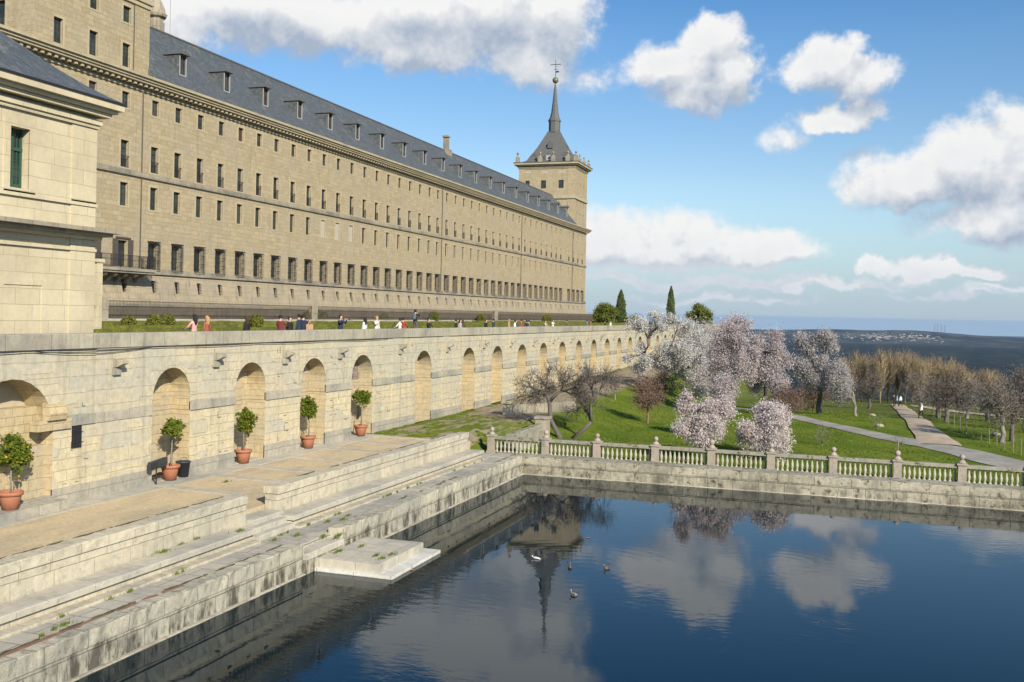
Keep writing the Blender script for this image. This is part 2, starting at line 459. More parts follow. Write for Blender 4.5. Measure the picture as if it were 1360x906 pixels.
M['petal_pink'] = leafm('pink_blossom', (.53, .46, .47), (.73, .655, .655), (.36, .29, .30), 1.2, .3)
M['petal_shrub'] = leafm('pale_pink_blossom', (.70, .60, .59), (.86, .79, .77), (.48, .38, .36), 1.2, .3)
M['twig_mist'] = leafm('poplar_twigs', (.25, .18, .12), (.36, .255, .14), (.18, .135, .10), .3, .25)
M['twig_red'] = leafm('reddish_buds', (.21, .145, .115), (.29, .20, .155), (.15, .105, .085), .8, .2)
M['twig_grey'] = leafm('grey_buds', (.20, .17, .15), (.30, .26, .22), (.13, .11, .10), .8, .25)
M['leaf'] = leafm('orange_tree_leaves', (.12, .18, .02), (.28, .29, .03), (.05, .09, .015), 5, .3)
M['evergreen'] = leafm('evergreen_leaves', (.12, .16, .03), (.24, .25, .05), (.06, .09, .02), .7, .25)
M['cypress'] = leafm('cypress_leaves', (.085, .12, .04), (.15, .18, .06), (.045, .07, .03), 1.2, .15)
M['hedge'] = leafm('box_hedge_leaves', (.12, .135, .025), (.22, .22, .04), (.07, .085, .02), 1.2, .1, 9)
M['weeds'] = leafm('weeds', (.14, .19, .03), (.24, .27, .05), (.09, .13, .02), 3, .2)

def slate():
    m, nt, bs, out = new_mat('slate')
    pos, uv = wall_uv(nt)
    b = nt.node('ShaderNodeTexBrick', {'Vector': uv, 'Color1': (.10, .114, .124), 'Color2': (.07, .082, .09), 'Mortar': (.06, .065, .075), 'Scale': 1, 'Mortar Size': .008, 'Brick Width': .34, 'Row Height': .2}, offset=.5)
    n = nt.noise(pos, .8, 6, .7, 1.5)
    n2 = nt.noise(nt.v('MULTIPLY', pos, (1, 2.2, 1)), 3, 5, .7)
    col = nt.mix(nt.m('MULTIPLY', nt.ramp(n, .5, .7), .75), b.outputs['Color'], (.185, .185, .17, 1))
    v = nt.m('MULTIPLY_ADD', n2, 1.7, .15)
    nt.put(bs.inputs['Base Color'], nt.mix(1., col, nt.comb(v, v, v), 'MULTIPLY'))
    bs.inputs['Roughness'].default_value = .6
    nt.put(bs.inputs['Normal'], nt.node('ShaderNodeBump', {'Strength': .5, 'Distance': .03, 'Height': nt.m('SUBTRACT', n2, b.outputs['Fac'])}).outputs[0])
    return m
M['slate'] = slate()
def glass():
    m, nt, bs, out = new_mat('old_window_glass')
    g = nt.node('ShaderNodeNewGeometry').outputs['Position']
    n = nt.noise(g, .9, 2)
    nt.put(bs.inputs['Base Color'], nt.mix(nt.ramp(n, .35, .65), (.016, .024, .028, 1), (.05, .055, .055, 1)))
    bs.inputs['Roughness'].default_value = .12
    bs.inputs['Specular IOR Level'].default_value = .5
    nt.put(bs.inputs['Normal'], nt.node('ShaderNodeBump', {'Strength': .15, 'Distance': .05, 'Height': nt.noise(g, 2.5, 2)}).outputs[0])
    return m
M['glass'] = glass()
def sandm():
    m, nt, bs, out = new_mat('sandy_gravel')
    g = nt.node('ShaderNodeNewGeometry').outputs['Position']
    n = nt.noise(nt.v('MULTIPLY', g, (1, .35, 1)), .9, 6, .65)
    n2 = nt.noise(g, 9, 6, .75)
    col = nt.mix(nt.ramp(n, .4, .66), (.56, .44, .27, 1), (.43, .35, .23, 1))
    v = nt.m('MULTIPLY_ADD', n2, 1.3, .35)
    nt.put(bs.inputs['Base Color'], nt.mix(1., col, nt.comb(v, v, v), 'MULTIPLY'))
    bs.inputs['Roughness'].default_value = .95
    nt.put(bs.inputs['Normal'], nt.node('ShaderNodeBump', {'Strength': .5, 'Distance': .04, 'Height': n2}).outputs[0])
    return m
M['sand'] = sandm()
def groundm():
    """grass in the garden, trodden earth along the niche wall, forest and fields far away with painted cloud shadow and sunlight"""
    m, nt, bs, out = new_mat('ground_cover')
    g = nt.node('ShaderNodeNewGeometry').outputs['Position']
    x, y, z = nt.sep(g)
    n = nt.noise(g, .22, 5, .62)
    n2 = nt.noise(g, 2.2, 6, .7)
    n3 = nt.noise(g, 14, 4, .7)
    gr = nt.mix(nt.ramp(n, .38, .64), (.12, .185, .016, 1), (.20, .245, .028, 1))
    gr = nt.mix(nt.m('MULTIPLY', nt.ramp(n2, .5, .72), .6), gr, (.045, .10, .012, 1))
    gr = nt.mix(nt.m('MULTIPLY', nt.ramp(n3, .52, .75), .5), gr, (.27, .32, .07, 1))
    # drier, darker meadow further out and to the right
    far = nt.m('MULTIPLY', nt.ramp(nt.m('ADD', y, nt.m('MULTIPLY', x, 1.2)), 96, 128), .72)
    gr = nt.mix(far, gr, nt.mix(nt.ramp(n2, .4, .6), (.085, .115, .022, 1), (.15, .15, .05, 1)))
    # earth strip beside the wall: x < about -21
    earth = nt.mix(nt.ramp(n2, .4, .62), (.44, .35, .24, 1), (.33, .27, .19, 1))
    ex = nt.m('ADD', x, nt.m('MULTIPLY_ADD', n2, 3.0, -1.5))
    near = nt.ramp(y, 62, 70)
    patchy = nt.ramp(nt.noise(nt.v('MULTIPLY', g, (1, .3, 1)), .9, 5, .65), .47, .56)
    patchy = nt.m('MAXIMUM', patchy, nt.m('MULTIPLY', nt.ramp(y, 66, 74), nt.ramp(x, -28.2, -27.2)))
    es = nt.m('MULTIPLY', nt.ramp(ex, -22.0, -23.2), nt.m('MULTIPLY', patchy, nt.ramp(n, .20, .32)))
    gr = nt.mix(es, gr, earth)
    # valley: forest and fields, cloud shadow on the plain painted into the colour
    d = nt.v('LENGTH', g)
    gs = nt.v('MULTIPLY', g, (1, .45, 1))
    nv = nt.noise(gs, .0009, 6, .65)
    nv2 = nt.noise(gs, .004, 6, .75)
    val = nt.mix(nt.ramp(nv2, .45, .62), (.003, .007, .008, 1), (.026, .032, .022, 1))
    val = nt.mix(nt.m('MULTIPLY', nt.ramp(nv, .60, .66), .35), val, (.10, .10, .06, 1))
    up = nt.m('MULTIPLY', nt.ramp(d, 13500, 16500), nt.ramp(nt.noise(gs, .0011, 6, .75), .44, .60))  # far ground towards the ridge painted paler, as if sunlit
    val = nt.mix(nt.m('MULTIPLY', up, .6), val, (.13, .125, .09, 1))
    col = nt.mix(nt.ramp(d, 240, 420), gr, val)
    nt.put(bs.inputs['Base Color'], col)
    bs.inputs['Roughness'].default_value = .95
    bs.inputs['Specular IOR Level'].default_value = .1
    nt.put(bs.inputs['Normal'], nt.node('ShaderNodeBump', {'Strength': 1., 'Distance': .22, 'Height': nt.m('ADD', n2, nt.m('MULTIPLY', n3, .6))}).outputs[0])
    return m
M['ground'] = groundm()
M['path'] = plain('gravel_path', (.31, .29, .25), .95, 0, .6, .9, .6)
M['dirt'] = plain('dirt_track', (.44, .35, .25), .95, 0, .5, .9, .4)
M['terrace'] = plain('terrace_gravel', (.48, .40, .28), .95, 0, .2, 3)
def waterm():
    m, nt, bs, out = new_mat('pond_water')
    g = nt.node('ShaderNodeNewGeometry').outputs['Position']
    bs.inputs['Base Color'].default_value = (.004, .014, .02, 1)
    bs.inputs['Roughness'].default_value = .015
    bs.inputs['IOR'].default_value = 1.30
    bs.inputs['Specular Tint'].default_value = (.50, .74, 1, 1)
    w1 = nt.noise(nt.v('MULTIPLY', g, (.8, 1.5, 1)), 2.1, 3, .5, .3)
    w2 = nt.noise(nt.v('MULTIPLY', g, (1, 1.7, 1)), 7.5, 2, .5)
    amp = nt.ramp(nt.noise(g, .12, 3, .6), .42, .66, .06, .8)
    h = nt.m('MULTIPLY', nt.m('ADD', w1, nt.m('MULTIPLY', w2, .16)), amp)
    # ring ripples spreading from the swimming ducks
    for cx, cy, k in ((-9.3, 36.6, .05), (-8.6, 33.0, .035), (-2.5, 40.5, .035)):
        dd = nt.v('DISTANCE', g, (cx, cy, 0))
        rp = nt.m('MULTIPLY', nt.m('SINE', nt.m('MULTIPLY', dd, 11.)), nt.ramp(dd, 6.5, .3, 0, k))
        h = nt.m('ADD', h, rp)
    nt.put(bs.inputs['Normal'], nt.node('ShaderNodeBump', {'Strength': .22, 'Distance': .02, 'Height': h}).outputs[0])
    return m
M['water'] = waterm()

# ------------------------------------------------------------------ terrain
def sstep(a, b, x):
    t = np.clip((x - a) / (b - a), 0, 1)
    return t * t * (3 - 2 * t)
def hashn(x, y, s=1.):
    return (np.sin(x * .131 * s + 1.3) * np.cos(y * .117 * s + .4) + .5 * np.sin(x * .31 * s + y * .27 * s) + .25 * np.sin(x * .83 * s - y * .71 * s + 2)) / 1.75
def ground_z(x, y):
    x = np.asarray(x, float); y = np.asarray(y, float)
    d = np.hypot(x, y)
    kk = sstep(62, 76, y)
    wx = sstep(-24.0 - .5 * kk, -22.3 + 7.3 * kk, x)
    zl = 1.62 + .016 * np.maximum(y - 72, 0)
    zr = .34 + .0 * y + .22 * sstep(62, 70, y) - .055 * np.maximum(y - 96, 0) - .02 * np.maximum(x - 6, 0)
    z = (1 - wx) * zl + wx * zr + .10 * hashn(x, y, 1.6) * np.clip((y - 60) / 20, 0, 1) * wx
    # the land falls away to the valley
    k = sstep(200, 320, d)
    far = -6 - 274 * (1 - np.exp(-np.maximum(d - 185, 0) / 1500.))
    z = z * (1 - k) + np.minimum(far, 1) * k
    az = np.arctan2(x, y)
    # long ridge on the horizon
    rid = 185 * np.exp(-((d - 21500) / 3400) ** 2) * (.72 + .30 * hashn(az * 95 + 2, d * 0, 1)) * sstep(.29, .06, az)
    rid += 38 * np.exp(-((d - 12500) / 1500) ** 2) * (.6 + .5 * hashn(az * 30 + 4, d * 0, 1))
    z = z + rid + 7 * hashn(x / 160, y / 160, 3) * sstep(800, 3000, d)
    z = z - d * d / 12.74e6
    hole = (x > -29.5) & (x < 47) & (y > -45) & (y < 57.4)
    z = np.where(hole, -2.6, z)
    z = np.where((x < -29.0) & (y < 250), -1.0, z)
    return z
def axis(lo, hi, step, far, g=1.09):
    a = list(np.arange(lo, hi + 1e-6, step))
    s = step; v = hi
    while v < far:
        s *= g; v += s; a.append(v)
    s = step; v = lo; b = []
    while v > -far:
        s *= g; v -= s; b.append(v)
    return np.array(b[::-1] + a)
gx = axis(-30, 60, .9, 46000); gy = axis(57, 210, .9, 46000)
gx = np.unique(np.concatenate([gx, [-29.5, -29.0]])); gy = np.unique(np.concatenate([gy, [57.35, 57.45]]))
GX, GY = np.meshgrid(gx, gy, indexing='ij')
GZ = ground_z(GX, GY)
nX, nY = GX.shape
V = np.stack([GX.ravel(), GY.ravel(), GZ.ravel()], 1)
ii, jj = np.meshgrid(np.arange(nX - 1), np.arange(nY - 1), indexing='ij')
a = (ii * nY + jj).ravel()
F = np.stack([a, a + nY, a + nY + 1, a + 1], 1)
g_o = inst('ground', np_mesh('ground', V, F, M['ground'], True))
tag(g_o, kind='structure')

def ribbon(name, pts, widths, mat, lift=.03, seg=60, wob=0):
    P = np.array(pts, float); W = np.array(widths, float)
    t = np.linspace(0, len(P) - 1, seg)
    # catmull style smoothing through cumulative interpolation
    xs = np.interp(t, range(len(P)), P[:, 0]); ys = np.interp(t, range(len(P)), P[:, 1]); ws = np.interp(t, range(len(P)), W)
    for _ in range(6):
        xs[1:-1] = (xs[:-2] + xs[1:-1] * 2 + xs[2:]) / 4; ys[1:-1] = (ys[:-2] + ys[1:-1] * 2 + ys[2:]) / 4
    tx = np.gradient(xs); ty = np.gradient(ys); L = np.hypot(tx, ty)
    nx_, ny_ = -ty / L, tx / L
    K = 7
    Vs = []
    for i in range(seg):
        ww = ws[i] * (1 + wob * math.sin(i * .45) * .5)
        for k in range(K):
            s = (k / (K - 1) - .5) * ww
            X_, Y_ = xs[i] + nx_[i] * s, ys[i] + ny_[i] * s
            Vs.append((X_, Y_, float(ground_z(X_, Y_)) + lift + (.02 if 0 < k < K - 1 else -.03)))
    Fs = [(i * K + k, i * K + k + 1, (i + 1) * K + k + 1, (i + 1) * K + k) for i in range(seg - 1) for k in range(K - 1)]
    o = inst(name, np_mesh(name, np.array(Vs), np.array(Fs), mat, True))
    return tag(o, kind='structure')
def at(x, y, z):
    d = pix_ray(x, y); t = (z - CAMZ) / d.z
    return Vector((d.x * t, d.y * t, z))
def atg(x, y):
    """where the pixel's ray meets the ground"""
    z = 0.
    for _ in range(40):
        p = at(x, y, z)
        z = .5 * z + .5 * float(ground_z(p.x, p.y))
    return at(x, y, z)
def onY(x, y, Y):
    d = pix_ray(x, y); t = Y / d.y
    return Vector((d.x * t, Y, CAMZ + d.z * t))
g1 = [atg(*p) for p in ((900, 537), (985, 541), (1060, 556), (1120, 568), (1180, 582), (1240, 592), (1300, 606), (1345, 619))]
g1.append(Vector((14.5, 70, 0))); g1.append(Vector((20, 63, 0)))
ribbon('gravel_path', [(p.x, p.y) for p in g1], [1.6, 1.7, 1.8, 1.9, 2.3, 3.0, 3.6, 4.2, 4.4, 4.6], M['path'], .07)
g2 = [atg(*p) for p in ((1248, 592), (1238, 580), (1222, 566), (1208, 552), (1198, 543), (1192, 538))]
ribbon('dirt_path', [(p.x, p.y) for p in g2], [3.0, 2.5, 2.1, 2.0, 2.0, 2.0], M['dirt'], .11, wob=.05)
# water
wb = MB().quad((-18.3, -42, 0), (46, -42, 0), (46, 56.6, 0), (-18.3, 56.6, 0))
tag(wb.obj('water', M['water']), kind='structure')
# upper garden terrace (solid ground behind the niche wall)
tb = MB()
tb.prism([(-30.0, -3), (-30.0, 7.2), (-52.6, 7.25), (-52.6, 8.2), (-95, 8.2), (-95, -3)], 1, -60, 246) if False else None
for (x0, x1, z) in ((-53, -29.95, 7.2), (-110, -53, 8.15)):
    tb.box(x0, x1, -60, 246, -3, z)
tag(tb.obj('terrace_ground', M['terrace']), kind='structure')

# ------------------------------------------------------------------ poolside terrace (left)
Y0 = -20.
sb = MB().box(-21.3, -18.72, Y0, 56.5, -1, .88)
sb.obj('stone_pavement', M['slab'])['kind'] = 'structure'
sd = MB().box(-30, -21.95, Y0, 57.6, -1, 1.6)
sd.obj('sand_ground', M['sand'])['kind'] = 'structure'
def rough_box(mb, x0, x1, y0, y1, z0, z1, step=.45, amp=.02, seed=0, top_jit=None):
    """long block whose upper edges wander a little, along y"""
    r = random.Random(seed)
    n = max(2, int((y1 - y0) / step))
    vs = []
    tj = amp if top_jit is None else top_jit
    for i in range(n + 1):
        y = y0 + (y1 - y0) * i / n
        e = 0 if i in (0, n) else 1
        vs += [(x0, y, z0), (x1, y, z0), (x1 + r.uniform(-amp, amp) * e, y, z1 - .03), (x1 - .04 + r.uniform(-amp, amp) * e, y, z1 + r.uniform(-tj, tj) * e * .4),
               (x0 + .04 + r.uniform(-amp, amp) * e, y, z1 + r.uniform(-tj, tj) * e * .4), (x0 + r.uniform(-amp, amp) * e * 1.5, y, z1 - .03)]
    fs = []
    for i in range(n):
        for k in range(6):
            fs.append((i * 6 + k, i * 6 + (k + 1) % 6, i * 6 + 6 + (k + 1) % 6, i * 6 + 6 + k))
    fs += [(0, 1, 2, 3, 4, 5)[::-1], tuple(n * 6 + k for k in range(6))]
    mb.add(vs, fs)
# pool rim, left: body, coping, foot
rt = thing('pool_rim', 'long stained stone rim along the left edge of the water, beside the slab pavement', 'pool rim', (-18.4, 20, 0))
b = MB((-18.4, 20, 0)).box(-18.72, -18.26, Y0, 31.6, -1, .66).box(-18.72, -18.26, 34.4, 57.0, -1, .66).box(-18.72, -18.08, 31.6, 34.4, -1, .49)
b.obj('wall', M['rim'], rt)
b = MB((-18.4, 20, 0)); rough_box(b, -18.80, -18.215, Y0, 31.6, .66, 1.1, .3, .045, 1); rough_box(b, -18.80, -18.215, 34.4, 56.3, .66, 1.1, .3, .045, 2)
b.obj('coping', M['rim'], rt)
b = MB((-18.4, 20, 0)); rough_box(b, -18.6, -18.12, Y0, 31.6, -.6, .04, .5, .02, 3); rough_box(b, -18.6, -18.12, 36.6, 56.5, -.6, .04, .5, .02, 4)
b.obj('foot', M['foot'], rt)
# platform in the water
pt = thing('stone_platform', 'low two-step stone landing with white edge jutting into the water', 'landing', (-16.6, 34.2, 0))
b = MB((-16.6, 34.2, 0)).box(-18.1, -15.05, 32.15, 36.5, -.8, .13); b.obj('base_slab', M['white_edge'], pt)
b = MB((-16.6, 34.2, 0)); rough_box(b, -18.1, -15.6, 32.3, 36.1, .13, .45, .4, .03, 5); b.obj('top_slab', M['ledge'], pt)
b = MB((-16.6, 34.2, 0)); rough_box(b, -18.74, -18.1, 31.62, 34.38, .5, .72, .5, .02, 6); b.obj('step', M['ledge'], pt)
# low walls with ledges
for i, (ya, yb, lab) in enumerate(((Y0, 32.75, 'pale stone low wall between sand and pavement, nearer stretch cut by the left picture edge'), (34.95, 55.6, 'pale stone low wall between sand and pavement, farther stretch beyond the little steps'))):
    ym = (max(ya, 18) + yb) / 2
    t = thing('low_wall', lab, 'low wall', (-21.6, ym, .88), group='low walls beside the pool terrace')
    o = (-21.6, ym, .88)
    MB(o).box(-21.93, -21.36, ya, yb, .5, 2.06).obj('wall', M['lowwall'], t)
    b = MB(o); rough_box(b, -21.99, -21.3, ya - (.0 if i == 0 else .04), yb + .04, 2.06, 2.36, .5, .025, 7 + i); b.obj('coping', M['lowwall'], t)
    y2 = 31.9 if i == 0 else yb + .3
    y1 = ya if i == 0 else 34.6
    MB(o).box(-21.36, -20.55, y1, y2, .6, 1.12).obj('foundation', M['lowwall'], t)
    b = MB(o); rough_box(b, -21.36, -20.42, y1, y2, 1.16, 1.34, .6, .012, 9 + i); b.obj('ledge', M['ledge'], t)
    MB(o).box(-20.55, -20.15, y1, y2, .6, .96).obj('kerb', M['lowwall'], t)
def dark_strip(mb, x, ya, yb, z, seed, dens=.6):  # ragged dark strips along the back edge of the copings
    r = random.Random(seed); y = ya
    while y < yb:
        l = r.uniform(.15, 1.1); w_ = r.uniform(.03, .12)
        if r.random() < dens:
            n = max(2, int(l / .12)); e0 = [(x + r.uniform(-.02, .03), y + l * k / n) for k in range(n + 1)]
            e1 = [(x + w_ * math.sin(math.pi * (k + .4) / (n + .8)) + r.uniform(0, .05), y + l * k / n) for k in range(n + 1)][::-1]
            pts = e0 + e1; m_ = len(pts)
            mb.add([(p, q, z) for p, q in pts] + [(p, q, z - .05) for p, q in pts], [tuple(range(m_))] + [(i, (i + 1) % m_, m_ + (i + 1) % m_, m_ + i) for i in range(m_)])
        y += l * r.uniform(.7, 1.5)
M['dark_strip'] = plain('dark_brown_strip', (.10, .085, .05), .95, 0, .6, 7, .6)
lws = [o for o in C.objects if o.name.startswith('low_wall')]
b = MB((-21.6, (18 + 32.75) / 2, .88)); dark_strip(b, -21.99, 19, 32.4, 2.372, 1, .85); b.obj('dark_strip', M['dark_strip'], lws[0])['kind'] = 'stuff'
b = MB((-21.6, (34.95 + 55.6) / 2, .88)); dark_strip(b, -21.99, 37.5, 55, 2.372, 2, .7); b.obj('dark_strip', M['dark_strip'], lws[1])['kind'] = 'stuff'
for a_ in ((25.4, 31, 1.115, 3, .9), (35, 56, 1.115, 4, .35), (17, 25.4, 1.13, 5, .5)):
    b = MB((-18.4, 20, 0)); dark_strip(b, -18.80, *a_); b.obj('dark_strip', M['dark_strip'], rt)['kind'] = 'stuff'
t = thing('stone_steps', 'short flight of worn stone steps between the two low walls', 'steps', (-21.4, 33.8, .88))
for k in range(4):
    b = MB((-21.4, 33.8, .88)); z = .88 + .185 * (k + 1)
    rough_box(b, -22.3, -20.35 - .36 * k, 31.95 if k < 2 else 32.8, 34.58 if k < 2 else 34.9, .7, z, .5, .015, 20 + k) if k < 3 else None
    if k < 3: b.obj('step', M['ledge'], t)
# kerb along the wall and strips in the sand
def flat_strip(mb, pts, z, r):
    n = len(pts)
    mb.add([(x, y, z) for x, y in pts] + [(x, y, z - .1) for x, y in pts], [tuple(range(n))] + [(i, n + i, n + (i + 1) % n, (i + 1) % n) for i in range(n)])
b = MB(); flat_strip(b, [(-28.85, Y0), (-27.75, Y0), (-27.75, 57.6), (-28.85, 57.6)], 1.625, 0); b.box(-30, -28.85, Y0, 57.4, 1.0, 1.66)
for y in (36.7, 40.15, 43.2, 46.9, 50.7, 54.2, 57.2):
    x1 = -24.0 if y < 38 else -21.95
    if y == 40.15 : x1 = -24.3
    s = .28 + random.uniform(-.03, .05)
    flat_strip(b, [(-27.75, y - s), (x1, y - s - .35), (x1, y + s - .35), (-27.75, y + s)], 1.622, 0)
b.obj('stone_paving', M['strip'])['kind'] = 'structure'

# weeds in the joints: one mass of blades
def blades(centers, n_each, spread, h, mat, name):
    Vs = []; Fs = []
    for (cx, cy, cz, s) in centers:
        for _ in range(int(n_each * s)):
            a = random.uniform(0, 6.28); r = abs(random.gauss(0, spread * s))
            x, y = cx + r * math.cos(a) * .5, cy + r * math.sin(a) * 1.3
            hh = h * random.uniform(.4, 1.1); b_ = random.uniform(0, 6.28); wd = .015
            dx, dy = math.cos(b_) * wd, math.sin(b_) * wd
            i = len(Vs)
            Vs += [(x - dx, y - dy, cz), (x + dx, y + dy, cz), (x + random.uniform(-.06, .06), y + random.uniform(-.06, .06), cz + hh)]
            Fs.append((i, i + 1, i + 2))
    o = inst(name, np_mesh(name, np.array(Vs), np.array(Fs), mat))
    tag(o, kind='stuff')
    return o
cs = []
for (px, py, z, s) in ((218, 733, 1.34, 1.3), (240, 723, 1.34, .8), (262, 716, 1.34, .7), (41, 818, .9, 1.2), (28, 823, .9, .8), (242, 758, .9, .8), (268, 734, .9, .7), (335, 712, .9, 1.2),
                       (318, 705, 1.36, .9), (398, 679, .95, .8), (384, 702, .9, .8), (400, 697, .9, .8), (424, 689, .9, 1.), (435, 693, .9, .7), (455, 690, .9, .8), (463, 685, .9, .6), (383, 697, .9, .7),
                       (395, 711, .9, .8), (430, 712, .9, .6), (354, 712, .9, .6), (365, 717, .9, .7), (450, 711, .9, 1.), (500, 738, .46, .9), (520, 737, .46, .8), (508, 742, .46, .8), (480, 726, .46, .7), (449, 733, .46, 1.1),
                       (500, 655, .95, .5), (520, 647, .95, .6), (540, 660, .9, .5), (590, 640, .9, .5), (85, 830, .9, .8), (72, 836, .9, .5), (55, 845, .9, .4), (300, 640, 1.63, .7), (306, 676, 1.36, .5)):
    p = at(px, py, z)
    cs.append((p.x, p.y, z - .02, s))
for k in range(60):
    cs.append((random.choice([-18.84, -21.32, -20.12, -20.14, -21.3]), random.uniform(22, 55), random.choice([.88, .88, .88]), random.uniform(.2, .5)))
for y in np.arange(57.9, 75, .22):
    cs.append((-28.55 + random.uniform(-.1, .5), y, float(ground_z(-28, y)) - .02, random.uniform(.6, 1.6)))
for k in range(230):
    y = random.uniform(57.9, 72); x = random.uniform(-27.5, -22.3)
    if math.sin(x * 1.3 + y * .6) + math.sin(y * 1.1) > .3: cs.append((x, y, float(ground_z(x, y)) - .02, random.uniform(.6, 1.5)))
blades(cs, 90, .16, .13, M['weeds'], 'weeds')

# ------------------------------------------------------------------ niche wall
def arch_pts(yc, r, zs, n=14):
    return [(yc - r * math.cos(math.pi * i / n), zs + r * math.sin(math.pi * i / n)) for i in range(n + 1)]
NICHES = [(29.0, 2.05, 4.55, 1.5)] + [(y, r, 6.64 - r, 1.0) for y, r in ((38.11, 1.33), (44.35, 1.37), (50.62, 1.40), (56.6, 1.42))]
NICHES += [(66.0 + 6.85 * 0, 1.45, 5.2, 1.0), (74.85, 1.45, 5.2, 1.0)] + [(81.6 + 6.73 * k, 1.43, 5.2, 1.0) for k in range(24)]
WX = -28.8
WOFF = (WX, 40, 1.6)
rw = thing('retaining_wall', 'long pale stone terrace wall with a row of arched niches, people standing along its top', 'wall', WOFF)
wf = MB(WOFF); wn = MB(WOFF); vs_ = MB(WOFF)
ztop = 7.62; zbot = .6
prev = Y0
for (yc, r, zs, dp) in NICHES:
    wf.quad((WX, prev, zbot), (WX, yc - r, zbot), (WX, yc - r, ztop), (WX, prev, ztop))
    A = arch_pts(yc, r, zs)
    for (p, q) in zip(A, A[1:]):
        wf.quad((WX, p[0], p[1]), (WX, q[0], q[1]), (WX, q[0], ztop), (WX, p[0], ztop))
    path = [(yc - r, zbot)] + A + [(yc + r, zbot)]
    for (p, q) in zip(path, path[1:]):
        wn.quad((WX, p[0], p[1]), (WX - dp, p[0], p[1]), (WX - dp, q[0], q[1]), (WX, q[0], q[1]))
    wn.add([(WX - dp, p[0], p[1]) for p in path], [tuple(range(len(path)))])
    # voussoir ring, slightly proud of the wall
    B = arch_pts(yc, r + .42, zs); A2 = arch_pts(yc, r - .012, zs)
    if yc < 130:
        for k in range(len(A2) - 1):
            e = .014 if k % 2 else .022
            a0, a1, b0, b1 = A2[k], A2[k + 1], B[k], B[k + 1]
            s = lambda p, x: (x, p[0], p[1])
            vv = [s(a0, WX), s(a1, WX), s(b1, WX), s(b0, WX), s(a0, WX + e), s(a1, WX + e), s(b1, WX + e), s(b0, WX + e)]
            vs_.add(vv, [(4, 5, 6, 7), (0, 1, 5, 4), (2, 3, 7, 6), (1, 2, 6, 5), (3, 0, 4, 7)])
    prev = yc + r
wf.quad((WX, prev, zbot), (WX, 246, zbot), (WX, 246, ztop), (WX, prev, ztop))
wf.quad((WX, 246, zbot), (WX - 1.2, 246, zbot), (WX - 1.2, 246, ztop), (WX, 246, ztop))
wf.obj('wall_face', M['wall'], rw)
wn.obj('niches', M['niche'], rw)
vs_.obj('arch_stones', M['wall'], rw)
b = MB(WOFF); rough_box(b, WX - .75, WX + .09, Y0, 246, ztop, 8.2, 1.1, .012, 30); b.obj('coping', M['coping'], rw)
MB(WOFF).box(WX - 1.2, WX - .02, Y0, 246, 6.9, ztop).obj('wall_core', M['coping'], rw)
# springer ledge: on the piers and round inside the niches
lb = MB(WOFF); pb = MB(WOFF); nb = MB(WOFF)
prev = Y0
for i, (yc, r, zs, dp) in enumerate(NICHES):
    for (ya, yb) in ((prev, yc - r),):
        if i > 0:
            lb.box(WX - .05, WX + .07, ya, yb, 4.62, 5.02)
            pb.box(WX - .05, WX + .06, ya, yb, 1.4, 2.28)
        else:
            pb.box(WX - .05, WX + .06, Y0, 26.95, 1.4, 2.05).box(WX - .28, WX + .06, 26.95, 31.05, 1.4, 2.05)
    if i > 0:
        nb.box(WX - dp - .02, WX - dp + .03, yc - r, yc + r, 4.64, 4.74)
        nb.box(WX - dp + .03, WX - .05, yc + r - .03, yc + r + .01, 4.64, 4.74)
        nb.box(WX - dp + .03, WX - .05, yc - r - .01, yc - r + .03, 4.64, 4.74)
    prev = yc + r
lb.obj('ledge', M['grey'], rw)
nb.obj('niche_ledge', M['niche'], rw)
mm = stone('mottled_plaster', (.72, .62, .56), (.66, .56, .50), (.3, .25, .2), .5, .4, .01, (.10, .07, .06), .5, .5, (.14, .10, .08), speck=.95, speck_col=(.07, .05, .045), bump=.8)
yc, r = 56.6, 1.42
MB(WOFF).add([(WX - .985, y_, z_) for y_, z_ in [(yc - r + .01, 5.02)] + arch_pts(yc, r - .01, 6.64 - r) + [(yc + r - .01, 5.02)]], [tuple(range(17))]).obj('mottled_patch', mm, rw)
pb.obj('plinth', M['grey'], rw)
# block up most of the big opening: wall standing inside it, stepping forward
b = MB(WOFF).box(WX - 1.5, WX - .62, 26.9, 31.1, 1.0, 5.45).box(WX - .62, WX - .3, 26.9, 31.1, 1.0, 4.0); b.obj('infill', M['niche'], rw)
b = MB(WOFF).box(WX - .3, WX + .1, 30.2, 31.9, 4.55, 4.95).prism([(WX - .1, 4.95), (WX + .22, 4.95), (WX + .3, 5.2), (WX + .2, 5.5), (WX - .1, 5.6)], 1, 30.6, 31.5)
b.obj('corbel', M['niche'], rw)
# projecting pilaster-like buttress faces
b = MB(WOFF)
for y0_, y1_ in ((33.3, 36.6),):
    b.box(WX - .02, WX + .035, y0_, y1_, 1.4, 7.62)
for y0_ in (61.6, 70.2):
    b.box(WX - .02, WX + .04, y0_ - .8, y0_ + .8, 1.3, 7.62)
b.obj('buttress', M['wall'], rw)
